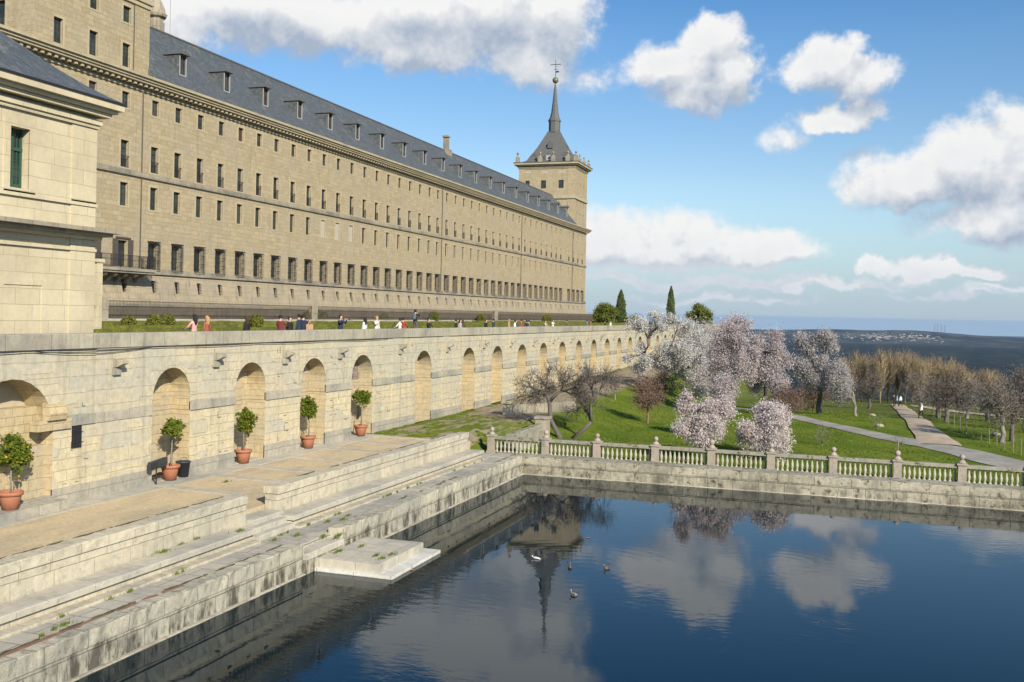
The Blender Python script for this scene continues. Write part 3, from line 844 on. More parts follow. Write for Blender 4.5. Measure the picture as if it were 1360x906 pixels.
# dark red stained blocks in the fifth niche
for i, y in enumerate([34.4, 41.3, 47.5, 53.6, 61.9, 70.2, 78.2] + [84.95 + 6.73 * k for k in range(22)]):
    z = 6.95 + .05 * math.sin(i * 2.2)
    b = MB(WOFF)
    L = .55 + .15 * math.sin(i * 3.1)
    b.prism([(WX - .05, z - .16), (WX + L * .45, z - .13), (WX + L, z + .02), (WX + L, z + .12), (WX + L * .8, z + .17), (WX - .05, z + .2)], 1, y - .17, y + .17)
    b.box(WX - .05, WX + .16, y - .24, y + .2, z - .46, z - .16)
    b.obj('water_spout', M['coping'], rw)
b = MB(WOFF)
for k in range(4): b.tube([(WX + .05, 32.08 + .13 * k, 3.72), (WX + .05, 32.08 + .13 * k, 4.6)], .014, 5)
for z in (3.95, 4.35): b.tube([(WX + .05, 32.0, z), (WX + .05, 32.6, z)], .012, 5)
b.obj('window_grille', M['dark_metal'], rw)
b = MB(WOFF).box(WX + .004, WX + .012, 32.02, 32.56, 3.72, 4.6); b.obj('window_opening', M['dark_metal'], rw)
b = MB(WOFF); pts = []
y = Y0
while y < 60:
    pts.append((WX + .1, y, 7.585 - .05 * abs(math.sin(y * .42)) + (.0))); y += .8
b.tube(pts, .018, 5)
b.tube([(WX + .1, 30 + k * .7, 7.56 - .16 * math.sin(math.pi * k / 9)) for k in range(10)], .014, 5)
b.obj('cable', M['dark_metal'], rw)
# small loose stones and decayed block holes
b = MB(WOFF)
rr = random.Random(5)
for _ in range(420):
    y = rr.uniform(27, 100); z = 2.4 + .42 * rr.randint(0, 12)
    if any(abs(y - n[0]) < n[1] + .5 for n in NICHES): continue
    if z > 7.4 or 4.4 < z < 5.1: continue
    l = rr.uniform(.06, .32)
    b.box(WX - .01, WX + .006, y, y + l, z - .012, z + rr.uniform(.008, .03))
    if rr.random() < .25: b.box(WX - .01, WX + .007, y, y + .025, z, z + rr.uniform(.1, .35))
b.obj('open_joints', plain('open_joint', (.11, .095, .06), .95), rw)

# ------------------------------------------------------------------ far pool edge and balustrade
OFF = (-5, 57, 0)
fr = thing('pool_wall', 'lichen-stained stone wall along the far edge of the water, carrying the balustrade', 'pool wall', OFF)
def rough_boxx(mb, x0, x1, y0, y1, z0, z1, step=.5, amp=.02, seed=0):
    m2 = MB(); rough_box(m2, y0, y1, x0, x1, z0, z1, step, amp, seed)
    mb.add([(b_, a_, c_) for a_, b_, c_ in m2.v], [f[::-1] for f in m2.f])
MB(OFF).box(-18.72, 46, 56.55, 57.9, -1, .60).obj('wall', M['rimfar'], fr)
b = MB(OFF); rough_boxx(b, -18.74, 46, 56.52, 57.95, .60, 1.04, .35, .04, 41); b.obj('coping', M['rimfar'], fr)
b = MB(OFF); rough_boxx(b, -18.3, 46, 56.44, 56.6, -.5, .035, .6, .015, 42); b.obj('foot', M['foot'], fr)
BY = 61.4; BZ = .44; BS = BY / 57.3
BOFF = (-5, BY, BZ)
bt = thing('balustrade', 'grey stone balustrade with ball-topped posts running along the far side of the pool', 'balustrade', BOFF)
posts = [v * BS for v in (-20.45, -17.08, -13.98, -10.58, -7.43, -4.2, -.96, 2.26, 5.38, 8.55, 11.75, 15, 18.2, 21.5, 24.7, 28, 31.2)]
bal_pf = [(.107, 0), (.107, .06), (.06, .1), (.055, .17), (.092, .32), (.098, .38), (.065, .55), (.05, .66), (.065, .72), (.09, .76), (.09, .83)]
bal_me = MB().lathe(bal_pf, n=8).mesh('baluster', M['balu'], True)
for i, x in enumerate(posts):
    b = MB(BOFF)
    b.box(x - .22, x + .22, BY - .26, BY + .26, BZ - .5, BZ + 1.06)
    b.box(x - .27, x + .27, BY - .31, BY + .31, BZ - .5, BZ + .17)
    b.box(x - .28, x + .28, BY - .32, BY + .32, BZ + 1.06, BZ + 1.15)
    b.lathe([(.2, 1.15), (.22, 1.19), (.15, 1.28), (.09, 1.33), (.09, 1.36)], (x, BY, BZ), 10)
    po = b.obj('post', M['post'], bt)
    inst('ball_finial', MB(BOFF).ball((x, BY, BZ + 1.49), .155 + .01 * math.sin(i * 2)).mesh('ball_finial', M['post'], True), po)
for i in range(len(posts) - 1):
    xa, xb = posts[i] + .22, posts[i + 1] - .22
    b = MB(BOFF); rough_boxx(b, xa, xb, BY - .19, BY + .19, BZ + .89, BZ + 1.08, .35, .018, 60 + i); b.obj('rail', M['rail'], bt)
    b = MB(BOFF); b.box(xa, xb, BY - .17, BY + .17, BZ - .5, BZ + .06); b.obj('base_rail', M['rail'], bt)
    n = 11 if i > 0 else 12
    if i < 9:
        for k in range(n):
            inst('baluster', bal_me, bt, (xa + (xb - xa) * (k + .5) / n - BOFF[0], 0, .06))
    else:
        b = MB(BOFF)
        for k in range(n):
            b.lathe(bal_pf, (xa + (xb - xa) * (k + .5) / n, BY, BZ + .06), 8)
        b.obj('end_balusters', M['balu'], bt)
# ground under the left end of the balustrade
MB().box(-22.0, -18.75, 56.5, 58.0, -1, .9).obj('stone_landing', M['slab'])['kind'] = 'structure'
# stepped garden walls behind it
t = thing('ramp_wall', 'sloping lichen-covered stone parapet rising to a square pier behind the balustrade', 'wall', (-19.6, 61.5, 1))
o = (-19.6, 61.5, 1)
pt_ = onY(721, 553, 68.); pb_ = onY(721, 590, 68.)
q0 = Vector((-21.3, 62.3, .4)); q1 = Vector((pt_.x - .3, 67.8, .4))
h0, h1 = 1.15, pt_.z - .45 - .4
b = MB(o); rough_box(b, 0, .5, 0, 1., 0, 1.0, .08, .02, 50)
nv = (q1 - q0).cross(Vector((0, 0, 1))).normalized()
vv = []
for (x, y, z) in b.v:
    p_ = q0.lerp(q1, y) + nv * x
    hh = h0 + (h1 - h0) * min(1, max(0, y))
    vv.append((p_.x, p_.y, -.2 + (z * (hh + .6) if z > .5 else z)))
b.v = vv; b.obj('parapet', M['rail'], t)
MB(o).box(pt_.x - .42, pt_.x + .42, 67.6, 68.4, -.2, pt_.z - .16).obj('pier', M['post'], t)
MB(o).box(pt_.x - .5, pt_.x + .5, 67.52, 68.48, pt_.z - .16, pt_.z).obj('pier_cap', M['post'], t)
t = thing('garden_wall', 'dark mossy low wall with a white square stone pillar at its near end', 'wall', (-24.3, 76, 1.6))
b = MB((-24.3, 76, 1.6)); rough_box(b, -.25, .25, 0, 7, 0, 1, .5, .03, 51)
b.v = [(-25.0 + x + y * .46, 74.0 + y * .95, 1.2 + z * 1.15) for x, y, z in b.v]; b.obj('wall', M['trim_grey'], t)
MB((-24.3, 76, 1.6)).box(-25.35, -24.75, 73.3, 73.9, 1.3, 2.5).obj('pillar', M['lowwall'], t)
MB((-24.3, 76, 1.6)).box(-25.45, -24.65, 73.2, 74.0, 2.5, 2.66).obj('pillar_cap', M['lowwall'], t)
#PART2
# ------------------------------------------------------------------ walls with real openings
def wall_grid(mb, mp, u0, u1, z0, z1, ops, depth, uc=(), zc=()):
    """mp(u, z, d) -> world point, d = depth behind the face"""
    zs = sorted(set([z0, z1] + [o[2] for o in ops] + [o[3] for o in ops] + list(zc)))
    for za, zb in zip(zs, zs[1:]):
        if zb - za < 1e-5: continue
        row = sorted([o for o in ops if o[2] < zb - 1e-6 and o[3] > za + 1e-6])
        u = u0
        for o in row + [None]:
            ue = u1 if o is None else o[0]
            if ue > u + 1e-6:
                n = max(1, int((ue - u) / 12))
                for k in range(n):
                    a, b_ = u + (ue - u) * k / n, u + (ue - u) * (k + 1) / n
                    mb.quad(mp(a, za, 0), mp(b_, za, 0), mp(b_, zb, 0), mp(a, zb, 0))
            if o: u = o[1]
    for (a, b_, za, zb) in ops:
        mb.quad(mp(a, za, 0), mp(a, zb, 0), mp(a, zb, depth), mp(a, za, depth))
        mb.quad(mp(b_, za, 0), mp(b_, za, depth), mp(b_, zb, depth), mp(b_, zb, 0))
        mb.quad(mp(a, zb, 0), mp(b_, zb, 0), mp(b_, zb, depth), mp(a, zb, depth))
        mb.quad(mp(a, za, 0), mp(a, za, depth), mp(b_, za, depth), mp(b_, za, 0))

def window_mesh(name, w, h, cols, rows, frame_mat, glass_mat, split=None, fw=.06, sur=None, back=.0):
    """window in the plane x=0 facing +x, centred on y, from z=0 to h"""
    b = MB()
    b.k = 1
    b.box(-.06, -.03, -w / 2, w / 2, 0, h)
    b.k = 0
    b.box(-.05, .0, -w / 2, -w / 2 + fw, 0, h).box(-.05, .0, w / 2 - fw, w / 2, 0, h).box(-.05, .0, -w / 2, w / 2, h - fw, h).box(-.05, .0, -w / 2, w / 2, 0, fw)
    for i in range(1, cols):
        y = -w / 2 + w * i / cols
        t = fw * .75 if i * 2 == cols else .016
        b.box(-.045, -.008, y - t, y + t, 0, h)
    for j in range(1, rows):
        z = h * j / rows
        b.box(-.045, -.012, -w / 2, w / 2, z - .014, z + .014)
    if split: b.box(-.05, .006, -w / 2, w / 2, h * split - .05, h * split + .05)
    if sur:
        b.k = 2
        e0, e1 = back - .02, back + .025
        b.box(e0, e1, -w / 2 - .2, -w / 2, -.16, h + .2).box(e0, e1, w / 2, w / 2 + .2, -.16, h + .2).box(e0, e1, -w / 2, w / 2, h, h + .2).box(e0, e1, -w / 2, w / 2, -.16, 0)
    return b.mesh(name, [frame_mat, glass_mat] + ([sur] if sur else []))

FX = -61.
MOFF = (FX, 150, 7.2)
mon = thing('monastery', 'huge long ochre palace with slate roof, rows of small windows and spired corner tower', 'palace', MOFF)
LOC = lambda x, y, z: (x - MOFF[0], y - MOFF[1], z - MOFF[2])
bays = [69.42, 73.5, 77.5] + [80.85 + 3.44 * k for k in range(6)]
bays += [80.85 + 3.44 * 5 + 3.56 * k for k in range(1, 13)]
while bays[-1] < 143: bays.append(bays[-1] + 3.56)
bays = [v for v in bays if v < 142] + [144.0 + 3.62 * k for k in range(20)]
bays = [v for v in bays if v < 217.5] + [219.4, 223.3, 227.2, 231.1]
bays = [62.0 - 4.0, 65.4] + bays
AT = (26.75, 28.15, .95); TA = (21.55, 23.9, 1.02); MI = (18.15, 20.2, 1.0); GF = (12.82, 15.1, 1.15); SL = (10.6, 11.7)
ops = []
for y in bays:
    for (za, zb, ww) in (AT, TA, MI, GF):
        ops.append((y - ww / 2, y + ww / 2, za, zb))
wb = MB(MOFF)
wall_grid(wb, lambda u, z, d: (FX - d, u, z), 56, 234.6, 12.3, 29, ops, .42)
wb.obj('south_wall', M['fac'], mon)
# battered base with slots
bb = MB(MOFF)
bx = lambda z: FX + (12.3 - z) * .22
wall_grid(bb, lambda u, z, d: (bx(z) - d, u, z), 56, 234.6, 7.6, 12.28, [(y - .3, y + .38, SL[0], SL[1]) for y in bays], .35, zc=(9,))
bb.quad((FX - .02, 56, 12.28), (FX - .02, 234.6, 12.28), (bx(12.28), 234.6, 12.28), (bx(12.28), 56, 12.28))
bb.quad((bx(7.6), 234.6, 7.6), (bx(12.28), 234.6, 12.28), (-75, 234.6, 12.28), (-75, 236, 7.6))
bb.obj('battered_base', M['fac_grey'], mon)
# other walls (west end, north side, east end)
ob = MB(MOFF)
ob.quad((FX, 234.6, 12.28), (FX, 234.6, 29), (-74.3, 234.6, 29), (-74.3, 234.6, 12.28))
ob.quad((-74.3, 56, 7.6), (-74.3, 234.6, 7.6), (-74.3, 234.6, 29), (-74.3, 56, 29))
ob.quad((FX, 56, 7.6), (FX, 56, 29), (-74.3, 56, 29), (-74.3, 56, 7.6))
ob.obj('end_walls', M['fac'], mon)
# string courses and cornice
b = MB(MOFF)
for (za, zb, e) in ((20.92, 21.22, .2), (21.22, 21.36, .12), (12.3, 12.52, .22), (12.52, 12.8, .14)):
    b.box(FX - .1, FX + e, 56, 234.6 + e, za, zb)
b.obj('string_courses', M['trim_grey'], mon)
b = MB(MOFF)
b.box(FX - .1, FX + .12, 56, 234.7, 28.62, 28.78)
b.box(FX - .1, FX + .78, 56, 235.4, 29.22, 29.42).box(FX - .1, FX + .92, 56, 235.6, 29.42, 29.64).box(FX - .1, FX + 1.1, 56, 235.8, 29.64, 29.87)
b.box(FX - 14.2, FX - .1, 233.9, 235.6, 29.3, 29.62)
y = 56.6
while y < 235:
    b.box(FX - .1, FX + .62, y, y + .3, 28.95, 29.22)
    y += .72
b.obj('cornice', M['trim'], mon)
# pipes
b = MB(MOFF)
for y in (75.7, 145.6, 185.2, 222.4):
    b.tube([(FX + .09, y, 12.8), (FX + .09, y, 28.6)], .05, 6)
b.obj('rain_pipe', M['fence_iron'], mon)
# windows
w_at = window_mesh('attic_window', .95, 1.4, 2, 3, M['green_dark'], M['glass'], fw=.05, sur=M['trim'], back=.2)
w_dm = window_mesh('dormer_window', .95, 1.4, 2, 3, M['brown_shutter'], M['glass'], fw=.08)
w_ta = window_mesh('balcony_window', 1.02, 2.35, 2, 5, M['green_dark'], M['glass'], .72, fw=.05, sur=M['trim'], back=.28)
w_mi = window_mesh('window', 1.0, 2.05, 2, 4, M['green_dark'], M['glass'], fw=.06, sur=M['trim'], back=.25)
w_gf = window_mesh('grated_window', 1.15, 2.28, 2, 4, M['green_dark'], M['glass'], fw=.07)
w_sh = window_mesh('shuttered_window', 1.0, 2.05, 2, 2, M['shutter_white'], M['shutter_white'], fw=.04, sur=M['trim'], back=.1)
w_br = window_mesh('brown_window', .95, 1.4, 2, 2, M['brown_shutter'], M['brown_shutter'], sur=M['trim'], back=.2)
rb = MB()
for k in range(9): rb.box(.0, .02, -.49 + .12 * k, -.475 + .12 * k, 0, .95)
rb.box(-.02, .05, -.54, .54, .95, .99).box(-.02, .03, -.52, .52, 0, .03)
rail_me = rb.mesh('window_railing', M['dark_metal'])
gb = MB()
for k in range(8):
    y = -.7 + .2 * k
    gb.box(.33, .352, y - .011, y + .011, -.1, 2.42)
for s in (-.7, .7):
    for k in range(2):
        gb.box(.08 + .13 * k, .1 + .13 * k, s - .011, s + .011, -.1, 2.42)
for z in (-.1, .72, 1.55, 2.38):
    gb.box(.32, .36, -.72, .72, z, z + .035).box(0, .32, -.72, -.69, z, z + .035).box(0, .32, .69, .72, z, z + .035)
gb.box(0, .36, -.74, .74, 2.42, 2.46)
grille_me = gb.mesh('window_grille', M['dark_metal'])
ventm = MB()
ventm.box(-.3, -.28, -.3, .38, 0, 1.1)
for k in range(4): ventm.box(-.06, -.04, -.32, .4, .16 + .26 * k, .2 + .26 * k)
vent_me = ventm.mesh('vent_grille', M['dark_metal'])
M['glass_pale'] = plain('pale_blind_glass', (.055, .06, .06), .25, 0, .5, .8, 0, .5)
def vary(me, gl, fr=None):
    c = me.copy(); c.materials[1] = gl
    if fr: c.materials[0] = fr
    return c
w_ta2 = vary(w_ta, M['glass_pale']); w_mi2 = vary(w_mi, M['glass_pale']); w_at2 = vary(w_at, M['glass_pale'], M['brown_shutter']); w_gf2 = vary(w_gf, M['glass_pale'])
rw_ = random.Random(3)
for i, y in enumerate(bays):
    if i < 2: continue
    inst('attic_window', w_br if i in (8, 17, 21, 24) else w_at2 if rw_.random() < .3 else w_at, mon, LOC(FX - .2, y, AT[0]))
    o = inst('balcony_window', w_ta2 if rw_.random() < .35 else w_ta, mon, LOC(FX - .28, y, TA[0]))
    inst('railing', rail_me, o, (.3, 0, 0))
    sh = 13 <= i - 0 <= 15
    inst('shuttered_window' if sh else 'window', w_sh if sh else w_mi2 if rw_.random() < .35 else w_mi, mon, LOC(FX - (.1 if sh else .25), y, MI[0]))
    o = inst('grated_window', w_gf2 if rw_.random() < .4 else w_gf, mon, LOC(FX - .3, y, GF[0]))
    if y > 74.5: inst('grille', grille_me, o, (.3, 0, .0))
    inst('cellar_grille', vent_me, mon, LOC(bx(SL[0]) - .12, y, SL[0]))
# main roof
RX, RZ = -66.2, 36.75
b = MB(MOFF)
b.quad((FX + 1.0, 76.4, 29.87), (FX + 1.0, 222.9, 29.87), (FX + .1, 222.9, 30.9), (FX + .1, 76.4, 30.9))
b.quad((FX + .1, 76.4, 30.9), (FX + .1, 222.9, 30.9), (RX, 222.9, RZ), (RX, 76.4, RZ))
b.quad((RX, 76.4, RZ), (RX, 222.9, RZ), (-71.6, 222.9, 29.9), (-71.6, 76.4, 29.9))
b.quad((FX + 1.0, 222.9, 29.87), (FX + 1.0, 235.5, 29.87), (FX - .3, 234.9, 30.2), (FX - .3, 222.9, 30.2))
b.prism([(FX + 1.0, 29.86), (FX + .1, 30.9), (RX, RZ - .02), (RX, 29.86)], 1, 76.35, 76.5)
b.obj('roof', M['slate'], mon)
b = MB(MOFF).tube([(RX, 76.4, RZ + .03), (RX, 222.9, RZ + .03)], .14, 6); b.obj('ridge', M['lead'], mon)
# dormers
def roofx(z): return FX + .1 + (RX - FX - .1) * (z - 30.9) / (RZ - 30.9)
dz0, dz1 = 31.55, 33.5
dx = roofx(dz0) + .05
for i, y in enumerate([81.9 + 7.2 * k for k in range(20)]):
    o3 = LOC(0, 0, 0)
    b = MB((dx, y, dz0))
    b.k = 0
    b.prism([(dx, dz0 - .05), (dx, dz1), (roofx(dz1) - .3, dz1), (roofx(dz0) - .3, dz0 - .05)], 1, y - .56, y - .46)
    b.prism([(dx, dz0 - .05), (dx, dz1), (roofx(dz1) - .3, dz1), (roofx(dz0) - .3, dz0 - .05)], 1, y + .46, y + .56)
    b.box(dx - .1, dx, y - .46, y + .46, dz1 - .12, dz1)
    d = b.obj('dormer', M['slate'], mon); d.location = LOC(dx, y, dz0)
    b = MB((dx, y, dz0))
    b.prism([(y - .7, dz1), (y - .45, dz1 + .1), (y, dz1 + .36), (y + .45, dz1 + .1), (y + .7, dz1), (y + .7, dz1 - .05), (y - .7, dz1 - .05)], 0, roofx(dz1 + .4) - .3, dx + .38)
    b.lathe([(.09, .35), (.04, .6), (.03, 1.15), (.015, 1.2)], (dx + .1, y, dz1), 6)
    b.obj('dormer_roof', M['lead'], d)
    b = MB((dx, y, dz0))
    b.box(dx - .02, dx + .06, y - .52, y - .44, dz0, dz1 - .02).box(dx - .02, dx + .06, y + .44, y + .52, dz0, dz1 - .02).box(dx - .02, dx + .06, y - .52, y + .52, dz0 - .1, dz0)
    b.obj('frame', M['white_paint'], d)
    o = inst('dormer_window', w_dm, d, (-.12, 0, .12), 0, (1, .9, 1.24))
# chimney
b = MB(MOFF)
b.box(RX - .38, RX + .38, 158.85, 159.65, RZ - 1.5, RZ + 2.3).box(RX - .52, RX + .52, 158.65, 159.85, RZ + 2.3, RZ + 2.6).box(RX - .75, RX + .75, 158.3, 160.2, RZ - 1.5, RZ + .25)
b.obj('chimney', M['trim_grey'], mon)
# roof lantern beside the near tower
lt = inst('roof_lantern', MB((-71, 90, 35)).lathe([(1.0, 0), (1.0, .2), (.78, .3), (.78, 4.9), (1.1, 5.1), (1.2, 5.35), (1.0, 5.5), (.9, 6.0), (.6, 6.7), (.25, 7.3), (.12, 8.3)], (-71, 90, 35), 8).mesh('roof_lantern', M['trim_grey']), mon, LOC(-71, 90, 35))
b = MB((-71, 90, 35))
for k in range(8):
    a = 2 * math.pi * k / 8
    b.tube([(-71 + .8 * math.cos(a), 90 + .8 * math.sin(a), 35.6), (-71 + .8 * math.cos(a), 90 + .8 * math.sin(a), 39.6)], .09, 5)
b.tube([(-70.2, 91.3, 36.5), (-70.2, 91.3, 44)], .03, 4)
b.obj('lantern_ribs', M['lead_l'], lt)
# near tower: body above the cornice
nt_ = MB(MOFF)
T0, T1 = 62.9, 76.4
topz = 46
opsN = [(y - .5, y + .5, za, zb) for y in (65.4, 69.4, 73.45) for (za, zb) in ((30.3, 32.35), (34.2, 35.6), (38.5, 40.5), (42, 43.5))]
wall_grid(nt_, lambda u, z, d: (FX - d, u, z), T0, T1, 29.85, topz, opsN, .4)
opsW = [(x - .5, x + .5, za, zb) for x in (-72.3, -68.4, -64.4) for (za, zb) in ((31.2, 33.3), (34.8, 36.2))]
wall_grid(nt_, lambda u, z, d: (u, T0 + d, z), -74.3, FX, 29.85, topz, opsW, .4)
opsWl = [(x - .5, x + .5, za, zb) for x in (-72.3, -68.4, -64.4) for (za, zb) in ((26.75, 28.1), (21.6, 23.9), (18.1, 20.2), (13, 15))]
nt_.quad((FX, T1, 29.85), (FX, T1, topz), (-74.3, T1, topz), (-74.3, T1, 29.85))
nt_.quad((-74.3, T0, 29.85), (-74.3, T1, 29.85), (-74.3, T1, topz), (-74.3, T0, topz))
nt_.box(FX - .05, FX + .04, T0 - .04, T0 + 2.0, 29.86, topz); nt_.box(FX - .05, FX + .04, T1 - 1.9, T1 + .04, 29.86, topz)
nt_.box(FX - 2.0, FX - .05, T0 - .04, T0, 29.86, topz)
t = nt_.obj('near_tower', M['fac'], mon)
b = MB(MOFF)
b.box(FX - 13.4, FX + .3, T0 - .3, T1 + .3, 36.5, 36.9).box(FX - 13.2, FX + .16, T0 - .16, T1 + .16, 36.1, 36.5)
b.box(FX - 13.2, FX + .2, T0 - .2, T1, 29.85, 30.1)
b.obj('tower_string', M['trim'], t)
w_nt = window_mesh('tower_window', 1.0, 2.05, 2, 5, M['green_dark'], M['glass'], fw=.06, sur=M['trim'], back=.22)
w_nt2 = window_mesh('tower_window_small', 1.0, 1.4, 2, 3, M['green_dark'], M['glass'], fw=.06, sur=M['trim'], back=.22)
for (a, b_, za, zb) in opsN:
    inst('tower_window', w_nt if zb - za > 1.7 else w_nt2, t, LOC(FX - .22, (a + b_) / 2, za))
for (a, b_, za, zb) in opsW:
    inst('tower_window', w_nt if zb - za > 1.7 else w_nt2, t, LOC((a + b_) / 2, T0 + .22, za), -math.pi / 2)
MB(MOFF).tube([(FX + .1, 74.3, 29.9), (FX + .1, 74.3, topz)], .04, 5).obj('rain_pipe', M['fence_iron'], t)
# stone balcony on the near tower
bl = MB((FX, 71.5, 12.4)).box(FX - .1, FX + 1.75, 66.5, 75.9, 12.38, 12.62).box(FX - .1, FX + 1.62, 66.6, 75.8, 12.2, 12.38)
y = 67.1
while y < 75.8:
    bl.prism([(FX - .05, 12.2), (FX + 1.35, 12.2), (FX + 1.4, 12.0), (FX + 1.1, 11.82), (FX + .8, 11.85), (FX + .55, 11.55), (FX - .05, 11.3)], 1, y, y + .4); y += 1.28
bal = bl.obj('balcony', M['trim_grey'], mon); bal.location = LOC(FX, 71.5, 12.4)
b = MB((FX, 71.5, 12.4))
x = FX + 1.68
y = 66.6
while y <= 75.82:
    thick_ = .03 if round((y - 66.6) / .13) % 9 == 0 else .011
    b.box(x - thick_, x + thick_, y - thick_, y + thick_, 12.62, 13.72); y += .13
for z in (12.74, 13.3, 13.7): b.box(x - .02, x + .02, 66.6, 75.84, z, z + .035)
for k in range(14):
    xx = FX + .05 + .125 * k
    b.box(xx - .011, xx + .011, 75.8, 75.83, 12.62, 13.72)
b.box(FX, x, 75.8, 75.84, 13.7, 13.735).box(FX, x, 75.8, 75.84, 12.74, 12.77)
b.obj('railing', M['dark_metal'], bal)
# open shutters beside the balcony doors
b = MB(MOFF)
for y in (73.5, 69.42):
    for s in (-1, 1): b.box(FX + .03, FX + .09, y + s * .98 - .33, y + s * .98 + .33, 12.75, 15.2)
    b.box(FX, FX + .12, y - .95, y + .95, 15.25, 15.4)
b.obj('shutter', M['fence_iron'], mon)
# far tower
FT0, FT1, FTX = 223.0, 234.0, -74.3
t = MB(MOFF)
opsF = [(x - .62, x + .62, 38.4, 40.25) for x in (-72.35, -68.4, -64.2)]
wall_grid(t, lambda u, z, d: (u, FT0 + d, z), FTX, FX - .0, 29.87, 43.6, opsF, .4)
opsE = [(y - .4, y + .4, za, zb) for y in (225.6, 228.5, 231.4) for (za, zb) in ((30.9, 33.0), (34.2, 35.6), (38.1, 40.0))]
wall_grid(t, lambda u, z, d: (FX - d, u, z), FT0, FT1, 29.87, 43.6, opsE, .4)
t.quad((FX, FT1, 29.87), (FX, FT1, 43.6), (FTX, FT1, 43.6), (FTX, FT1, 29.87))
t.quad((FTX, FT0, 29.87), (FTX, FT1, 29.87), (FTX, FT1, 43.6), (FTX, FT0, 43.6))
for (a_, b_) in ((FX - 1.7, FX - .05), (FTX - .05, FTX + 1.6)): t.box(a_, b_, FT0 - .06, FT0, 29.9, 42.9)
t.box(FX - .05, FX + .06, FT0 - .06, FT0 + 1.5, 29.9, 42.9); t.box(FX - .05, FX + .06, FT1 - 1.5, FT1 + .05, 29.9, 42.9)
tw = t.obj('corner_tower', M['fac'], mon)
b = MB(MOFF)
cx, cy = (FX + FTX) / 2, (FT0 + FT1) / 2
hx, hy = (FX - FTX) / 2, (FT1 - FT0) / 2
for (e, za, zb) in ((.3, 36.0, 36.35), (.18, 36.35, 36.75), (.14, 42.9, 43.15), (.3, 43.15, 43.45), (.75, 43.6, 43.85), (1.05, 43.85, 44.25)):
    b.box(FTX - e, FX + e, FT0 - e, FT1 + e, za, zb)
b.obj('tower_cornice', M['trim'], tw)
MB(MOFF).box(FTX - 1.15, FX + 1.15, FT0 - 1.15, FT1 + 1.15, 44.25, 44.4).obj('cornice_flashing', M['lead'], tw)
w_ft = window_mesh('tower_window', 1.24, 1.85, 2, 3, M['brown_shutter'], M['glass'], fw=.08)
w_fe = window_mesh('tower_window', .8, 2.0, 2, 4, M['green_dark'], M['glass'], fw=.05)
for (a, b_, za, zb) in opsF: inst('tower_window', w_ft, tw, LOC((a + b_) / 2, FT0 + .2, za), -math.pi / 2)
for (a, b_, za, zb) in opsE: inst('tower_window', w_fe, tw, LOC(FX - .2, (a + b_) / 2, za), 0, (1, 1, (zb - za) / 2))
b = MB(MOFF)
for x in (-72.2, -68.2, -64.2): b.box(x - .75, x + .75, FT0 - .03, FT0 + .02, 41.9, 42.35)
b.obj('panel', M['shutter_white'], tw)
# tower roof (square bell-shaped), drum, needle
def sq_loft(mb, prof, cx, cy, rx=1., ry=1.):
    vs = []
    for h, z in prof:
        vs += [(cx - h * rx, cy - h * ry, z), (cx + h * rx, cy - h * ry, z), (cx + h * rx, cy + h * ry, z), (cx - h * rx, cy + h * ry, z)]
    fs = []
    for j in range(len(prof) - 1):
        for i in range(4): fs.append((j * 4 + i, j * 4 + (i + 1) % 4, j * 4 + 4 + (i + 1) % 4, j * 4 + 4 + i))
    fs.append(tuple(len(vs) - 4 + k for k in range(4)))
    mb.add(vs, fs)
rf = MB(MOFF)
sq_loft(rf, [(6.5, 44.4), (5.2, 45.1), (4.7, 46.0), (3.9, 47.2), (3.1, 48.6), (2.35, 50.1), (1.7, 51.4), (1.3, 52.3)], cx, cy, 1.0, .86)
rfo = rf.obj('tower_roof', M['lead'], mon)
b = MB(MOFF)
b.lathe([(1.35, 52.2), (1.35, 54.6), (1.5, 54.7), (1.5, 55.0), (1.15, 55.6), (.85, 56.8), (.55, 59.5), (.3, 62.3), (.12, 63.7)], (cx, cy, 0), 8)
b.lathe([(1.5, 52.1), (1.5, 52.3)], (cx, cy, 0), 8)
b.obj('spire', M['lead'], rfo)
MB(MOFF).ball((cx, cy, 64.4), .72).obj('spire_ball', M['bronze'], rfo, True)
b = MB(MOFF)
b.tube([(cx, cy, 65), (cx, cy, 69.2)], .07, 6).tube([(cx - 1.2, cy, 68.1), (cx + 1.2, cy, 68.1)], .07, 6)
b.box(cx + .05, cx + .8, cy - .02, cy + .02, 66.2, 66.55).tube([(cx - .5, cy, 66.9), (cx + .5, cy, 66.9)], .04, 5)
for s in (-1, 1): b.ball((cx + s * 1.2, cy, 68.1), .1, 6, 4)
b.obj('weathervane_cross', M['dark_metal'], rfo)
def pinnacle(x, y, z, s=1.):
    b = MB(MOFF)
    b.box(x - .42 * s, x + .42 * s, y - .42 * s, y + .42 * s, z, z + 1.25 * s)
    b.lathe([(.3 * s, 1.25 * s), (.22 * s, 1.5 * s), (.09 * s, 1.7 * s), (.09 * s, 1.85 * s)], (x, y, z), 8)
    b.ball((x, y, z + 2.1 * s), .3 * s, 10, 6)
    b.obj('pinnacle', M['trim_grey'], rfo)
for x in (FTX - .3, -69.2, -66.1, FX - 1.6, FX + .3):
    pinnacle(x, FT0 - .3, 44.4)
for y in (226, 230, 234.2): pinnacle(FX + .3, y, 44.4, .85)
for x in (-70.5, -65): pinnacle(x, FT1 + .3, 44.4)
